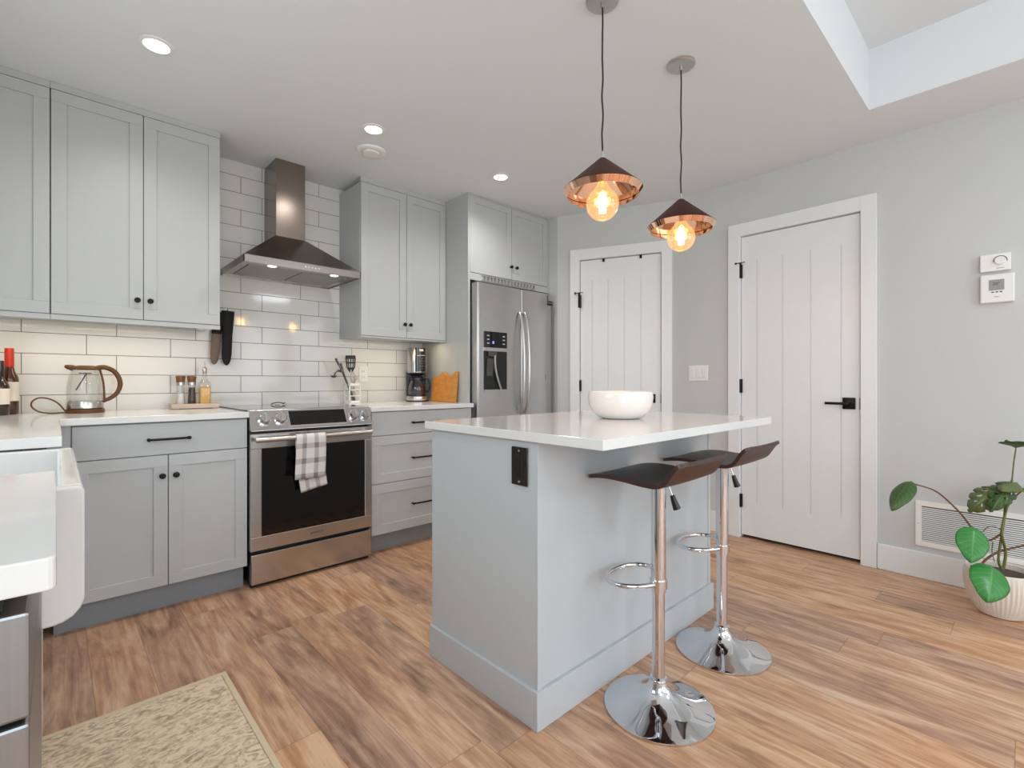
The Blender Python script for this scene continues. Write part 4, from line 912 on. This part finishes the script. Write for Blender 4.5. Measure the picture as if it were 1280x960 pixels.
# utensil holder: white square wire caddy
ux, uy = 1.580, -0.11
c = thing('utensil_holder', 'white open square utensil holder beside the range', 'holder', (ux, uy, Z))
b = nb(); w = 0.040; hh = 0.145
for sx_ in (-w, w):
    for sy_ in (-w, w): box(b, sx_-0.004, sx_+0.004, sy_-0.004, sy_+0.004, 0, hh)
for z_ in (0.012, 0.055, 0.098, hh-0.008):
    t_ = 0.009 if z_ in (0.012, hh-0.008) else 0.003
    box(b, -w, w, -w-0.004, -w+0.003, z_-t_, z_+t_); box(b, -w, w, w-0.003, w+0.004, z_-t_, z_+t_); box(b, -w-0.004, -w+0.003, -w, w, z_-t_, z_+t_); box(b, w-0.003, w+0.004, -w, w, z_-t_, z_+t_)
box(b, -w, w, -w, w, 0.0, 0.005)
obj('frame', b, 'white_plastic', c)
def utensil(name, label, base, top, material, head):
    base = Vector(base)+Vector((ux, uy, Z)); top = Vector(top)+Vector((ux, uy, Z))
    c = thing(name, label, 'utensil', tuple(base), 0, 'kitchen utensils in the white holder')
    v = top-base; b = nb(); tube(b, [(0, 0, 0), tuple(v)], 0.005, 8, rad=(0.006, 0.004)); obj('handle', b, material, c, smooth=60)
    b = nb(); head(b, v, v.normalized()); obj('head', b, material if name != 'spatula' else 'black_plastic', c, smooth=50)
def h_spat(b, v, d):
    # slotted blade in the XZ plane
    cx_, cz_ = v.x, v.z; wv = 0.040
    def q(u, w_): return (cx_+d.x*u+d.z*w_, cz_+d.z*u-d.x*w_)
    bars = [(-wv, -wv+0.010), (-wv+0.016, -wv+0.024), (-0.004, 0.004), (wv-0.024, wv-0.016), (wv-0.010, wv)]
    for a_, e_ in bars: prism(b, [q(0.012, a_*0.8), q(0.012, e_*0.8), q(0.085, e_), q(0.085, a_)], v.y-0.002, v.y+0.002)
    prism(b, [q(-0.02, -0.010), q(-0.02, 0.010), q(0.016, wv*0.82), q(0.016, -wv*0.82)], v.y-0.0021, v.y+0.0021)
    prism(b, [q(0.078, -wv), q(0.078, wv), q(0.104, wv*0.92), q(0.104, -wv*0.92)], v.y-0.0021, v.y+0.0021)
    prism(b, [q(0.045, -wv*0.9), q(0.045, wv*0.9), q(0.053, wv*0.9), q(0.053, -wv*0.9)], v.y-0.0021, v.y+0.0021)
def h_ladle(b, v, d):
    for k in range(4): tube(b, [tuple(v), tuple(v+Vector((-0.03, 0, 0.004+0.004*k))), tuple(v+Vector((-0.055, 0, -0.006-0.004*k))), tuple(v+Vector((-0.06, 0, -0.03)))], 0.0035, 6, smooth=4)
    lathe(b, [(0, -0.016), (0.016, -0.012), (0.022, 0.0), (0.020, 0.0), (0.014, -0.010), (0, -0.013)], 18, T(tuple(v+Vector((-0.062, 0, -0.024)))))
def h_whisk(b, v, d):
    for k in range(5):
        a_ = k*math.pi/5; sx_ = 0.022*math.cos(a_); sy_ = 0.022*math.sin(a_)
        s = Vector((sx_, sy_, 0)); t_ = v+d*0.09
        tube(b, [tuple(v), tuple(v+d*0.045+s), tuple(t_), tuple(v+d*0.045-s), tuple(v)], 0.0012, 6, smooth=5)
def h_tip(b, v, d): tube(b, [tuple(v-d*0.02), tuple(v+d*0.03)], 0.006, 8, rad=(0.007, 0.009))
def h_spoon(b, v, d): 
    vs = lathe(b, [(0, -0.006), (0.014, -0.004), (0.020, 0.0), (0.018, 0.002), (0, -0.001)], 18, T(tuple(v+d*0.02), rx=R(80)))
utensil('spatula', 'black slotted spatula standing upright in the white holder', (0.005, 0.01, 0.01), (-0.002, 0.02, 0.245), 'satin_metal', h_spat)
utensil('ladle', 'dark hooked ladle leaning left in the white holder', (0.015, 0.0, 0.01), (-0.075, 0.0, 0.225), 'dark_metal', h_ladle)
utensil('basting_brush', 'thin black-tipped brush, the one leaning farthest up left in the white holder', (0.02, -0.012, 0.01), (-0.115, -0.01, 0.295), 'dark_metal', h_tip)
utensil('tongs', 'slim steel tongs leaning left beside the brush', (0.0, -0.02, 0.01), (-0.085, -0.015, 0.260), 'dark_metal', h_tip)
utensil('whisk', 'wire whisk in the white holder in front of the spatula', (0.02, -0.015, 0.01), (0.005, -0.015, 0.140), 'satin_metal', h_whisk)
utensil('wooden_spoon', 'pale wooden spoon in the white holder leaning right', (0.0, 0.015, 0.01), (0.028, 0.02, 0.165), 'tray_wood', h_spoon)
# coffee maker
c = thing('coffee_maker', 'black and steel drip coffee maker beside the cutting board', 'coffee maker', (2.112, -0.130, Z), R(-22))
b = nb(); lathe(b, [(0, 0.0), (0.085, 0.0), (0.088, 0.006), (0.086, 0.040), (0.078, 0.046), (0, 0.046)], 40); obj('base', b, 'steel_h', c, smooth=40)
b = nb(); lathe(b, [(0.0865, -0.0), (0.089, 0.001), (0.089, 0.010), (0.0865, 0.011)], 40); box(b, -0.075, 0.075, 0.035, 0.085, 0.040, 0.250, 0.01); obj('tower', b, 'black_plastic', c)
b = nb(); lathe(b, [(0, 0.225), (0.070, 0.225), (0.078, 0.232), (0.078, 0.415), (0.072, 0.425), (0, 0.425)], 40); up_ = obj('water_tank', b, 'steel', c, smooth=40)
b = nb(); lathe(b, [(0.0785, 0.235), (0.0800, 0.235), (0.0800, 0.422), (0.0785, 0.422)], 16, None, R(-110), R(-45)); fp = obj('control_panel', b, 'black_glass', c, smooth=40)
b = nb(); lathe(b, [(0.0806, 0.395), (0.0812, 0.395), (0.0812, 0.412), (0.0806, 0.412)], 8, None, R(-88), R(-64)); lathe(b, [(0.0806, 0.360), (0.0812, 0.360), (0.0812, 0.366), (0.0806, 0.366)], 8, None, R(-100), R(-54)); obj('panel_display', b, 'icon_grey', fp)
for zz in (0.335, 0.315, 0.295, 0.275, 0.255):
    b = nb(); lathe(b, [(0.0806, zz), (0.0810, zz), (0.0810, zz+0.010), (0.0806, zz+0.010)], 6, None, R(-90), R(-62)); obj('panel_button', b, 'dark_grey', fp)
b = nb(); lathe(b, [(0, 0.205), (0.040, 0.205), (0.055, 0.215), (0.070, 0.225), (0, 0.225)], 32); obj('filter_basket', b, 'black_plastic', c, smooth=40)
b = nb(); lathe(b, [(0, 0.048), (0.062, 0.048), (0.068, 0.06), (0.070, 0.10), (0.062, 0.14), (0.050, 0.165), (0.052, 0.178)], 36); ca = obj('carafe', b, 'coffee_glass', c, smooth=60)
b = nb(); lathe(b, [(0, 0.050), (0.060, 0.050), (0.0665, 0.062), (0.068, 0.098), (0, 0.098)], 36); obj('coffee', b, 'wine_dark', ca, smooth=40)
b = nb(); lathe(b, [(0.0525, 0.165), (0.055, 0.165), (0.055, 0.190), (0.04, 0.198), (0, 0.198)], 36); obj('carafe_lid', b, 'black_plastic', ca, smooth=40)
b = nb(); tube(b, [(0.045, -0.03, 0.185), (0.080, -0.045, 0.180), (0.092, -0.052, 0.13), (0.082, -0.048, 0.085), (0.064, -0.036, 0.078)], 0.009, 8, smooth=4); obj('carafe_handle', b, 'black_plastic', ca, smooth=60)
# cutting board leaning on the refrigerator panel
top_ = [(0.160, 0.236), (0.135, 0.226), (0.100, 0.203), (0.060, 0.200), (0.025, 0.214), (-0.005, 0.232), (-0.030, 0.226), (-0.065, 0.203), (-0.11, 0.196), (-0.150, 0.186)]
pts = [(-0.150, 0.0), (0.160, 0.0), (0.162, 0.12)]+[(q.x, q.z) for q in smooth_path([(x, 0, z) for x, z in top_], 5)]
b = nb(); prism(b, pts, -0.011, 0.011); o = obj('cutting_board', b, 'amber_wood', bevel=0.002)
o.rotation_euler = (R(-6), 0, R(-90)); o.location = (2.204, -0.352, Z+0.0015)
tag(o, 'amber wooden cutting board with wavy live edge leaning on the pale panel', 'cutting board')

# ------------------------------------------------------------------ potted monstera
px, py = 3.235, -3.385
c = thing('potted_plant', 'monstera plant with split leaves in a round ribbed white pot', 'plant', (px, py, 0))
b = nb(); seg = 96; prof = [(0, 0.0), (0.075, 0.0), (0.095, 0.007), (0.127, 0.050), (0.145, 0.100), (0.152, 0.150), (0.150, 0.193), (0.147, 0.210), (0.141, 0.214), (0.136, 0.210), (0.137, 0.185)]
vs = lathe(b, prof, seg)
for v in b.verts:
    if 0.02 < v.co.z < 0.205 and math.hypot(v.co.x, v.co.y) > 0.11:
        a = math.atan2(v.co.y, v.co.x); i = round(a/(2*math.pi/seg)); k = 1+0.013*(1 if i % 2 else -1); v.co.x *= k; v.co.y *= k
for v in b.verts: v.co.x *= 0.86; v.co.y *= 0.86
obj('pot', b, 'pot_white', c, smooth=20)
b = nb(); lathe(b, [(0, 0.190), (0.07, 0.188), (0.119, 0.184)], 32); obj('soil', b, 'soil', c)
Fy = math.radians(43.166)
FW = Vector((math.sin(Fy), math.cos(Fy), 0)); RT = Vector((math.cos(Fy), -math.sin(Fy), 0))   # away from the kitchen corner / along the room
def L3(r, z, f=0.0):           # plant-local: r across, z height, f depth
    return RT*r+FW*f+Vector((0, 0, z))
def leaf(att, tip, width, nrm, material, droop=0.0, cup=0.15, holes=False, half=False):
    att = Vector(att); tip = Vector(tip); ax = (tip-att); Ln = ax.length; ax.normalize()
    nrm = Vector(nrm); nrm = (nrm-ax*nrm.dot(ax)).normalized(); side = ax.cross(nrm)
    b = nb(); uvl = b.loops.layers.uv.new('uv'); n = 22; m_ = 7
    grid = []
    for j in range(n+1):
        t = j/n; hw = (math.sin(math.pi*min(1, t**0.72))**0.75)*width*0.5*(1-0.12*t)
        row = []
        for i in range(-m_, m_+1):
            s = i/m_; lobe = -0.16*Ln*abs(s)**1.5*(1-t)**3
            cut = 1.0
            if holes and abs(s) > 0.45 and (j % 5) in (0,): cut = 0.55
            p_ = att+ax*(Ln*t+lobe)+side*(hw*s*cut)+nrm*(-cup*width*abs(s)**1.6*0.8-droop*Ln*t*t+0.010*width*math.sin(t*20)*abs(s))
            row.append((b.verts.new(p_), (s*0.5, t)))
        grid.append(row)
    for j in range(n):
        for i in range(2*m_):
            if holes and 0.25*n < j < 0.8*n and (j % 5) in (2, 3) and i in (3, 4, 9, 10): continue
            q = [grid[j][i], grid[j][i+1], grid[j+1][i+1], grid[j+1][i]]
            try: f = b.faces.new([v[0] for v in q])
            except ValueError: continue
            for l, v in zip(f.loops, q): l[uvl].uv = v[1]
    bmesh.ops.remove_doubles(b, verts=b.verts[:], dist=0.0002)
    o = obj('leaf', b, material, c, smooth=80)
    md = o.modifiers.new('thick', 'SOLIDIFY'); md.thickness = 0.0012; md.offset = 0
    return o
def stem(pts, r0, r1, material='stem_green'):
    b = nb(); tube(b, pts, r0, 8, smooth=6, rad=(r0, r1)); obj('stem', b, material, c, smooth=60)
K = 1/609.24
def pix(u, v, d=2.28):         # local plant coordinates of a measured stem or leaf point
    return L3((u-640)*K*d-(1250-640)*K*2.28, 1.0891-(v-476.8)*K*d, d-2.28)
# stems
stem([pix(1251, 712), pix(1247, 700), pix(1250, 676), pix(1254, 650), pix(1256, 618)], 0.0055, 0.004)
stem([pix(1253, 712), pix(1256, 690), pix(1251, 667, 2.26), pix(1255, 645, 2.26), pix(1260, 625, 2.28), pix(1264, 600)], 0.006, 0.004)
stem([pix(1264, 602), pix(1266, 580), pix(1269, 560)], 0.003, 0.0025)
stem([pix(1256, 640, 2.26), pix(1262, 628, 2.28), pix(1275, 615), pix(1292, 606)], 0.0035, 0.003, 'stem_brown')
stem([pix(1251, 667, 2.26), pix(1240, 674), pix(1228, 678, 2.25)], 0.0045, 0.004, 'stem_brown')
stem([pix(1226, 706, 2.22), pix(1232, 699, 2.24), pix(1245, 691), pix(1262, 686), pix(1284, 681)], 0.0055, 0.004, 'stem_brown')
stem([pix(1222, 672, 2.22), pix(1210, 655, 2.24), pix(1195, 637), pix(1170, 615), pix(1145, 606), pix(1134, 604)], 0.0042, 0.0028, 'stem_brown')
stem([pix(1228, 664), pix(1234, 659), pix(1243, 659), pix(1252, 663)], 0.002, 0.002, 'stem_brown')
stem([pix(1240, 678), pix(1239, 690), pix(1242, 702, 2.2)], 0.0022, 0.002)
# leaves
leaf(pix(1134, 603), pix(1112, 634, 2.22), 0.092, -FW*0.45-RT*0.75+Vector((0, 0, .35)), 'leaf_dark', 0.05, 0.25)
leaf(pix(1216, 664, 2.18), pix(1214, 703, 2.12), 0.125, -FW*0.9-RT*0.35+Vector((0, 0, .45)), 'leaf_bright', 0.04, 0.1)
leaf(pix(1239, 711, 2.12), pix(1237, 750, 2.03), 0.150, -FW*0.7+Vector((0, 0, .8)), 'leaf_bright', 0.10, 0.12)
leaf(pix(1250, 608), pix(1222, 628, 2.22), 0.118, -FW*0.6+Vector((0, 0, .7)), 'leaf_olive', 0.18, 0.5, holes=True)
leaf(pix(1262, 602), pix(1247, 626, 2.16), 0.10, -FW*0.6+Vector((0, 0, .8))-RT*0.1, 'leaf_dark', 0.2, 0.35, holes=True)
leaf(pix(1270, 603), pix(1253, 604, 2.2), 0.085, Vector((0, 0, 1))-FW*0.2, 'leaf_olive', 0.08, 0.4)
leaf(pix(1269, 559), pix(1300, 557, 2.16), 0.20, Vector((0, 0, 1))-FW*0.15-RT*0.02, 'leaf_dark', 0.0, -0.12)
leaf(pix(1268, 560), pix(1254, 552, 2.3), 0.14, Vector((0, 0, 1))-FW*0.10+RT*0.3, 'leaf_dark', 0.0, -0.1)
leaf(pix(1292, 606), pix(1315, 620, 2.2), 0.14, -FW*0.7+Vector((0, 0, .8)), 'leaf_bright', 0.1, 0.2)
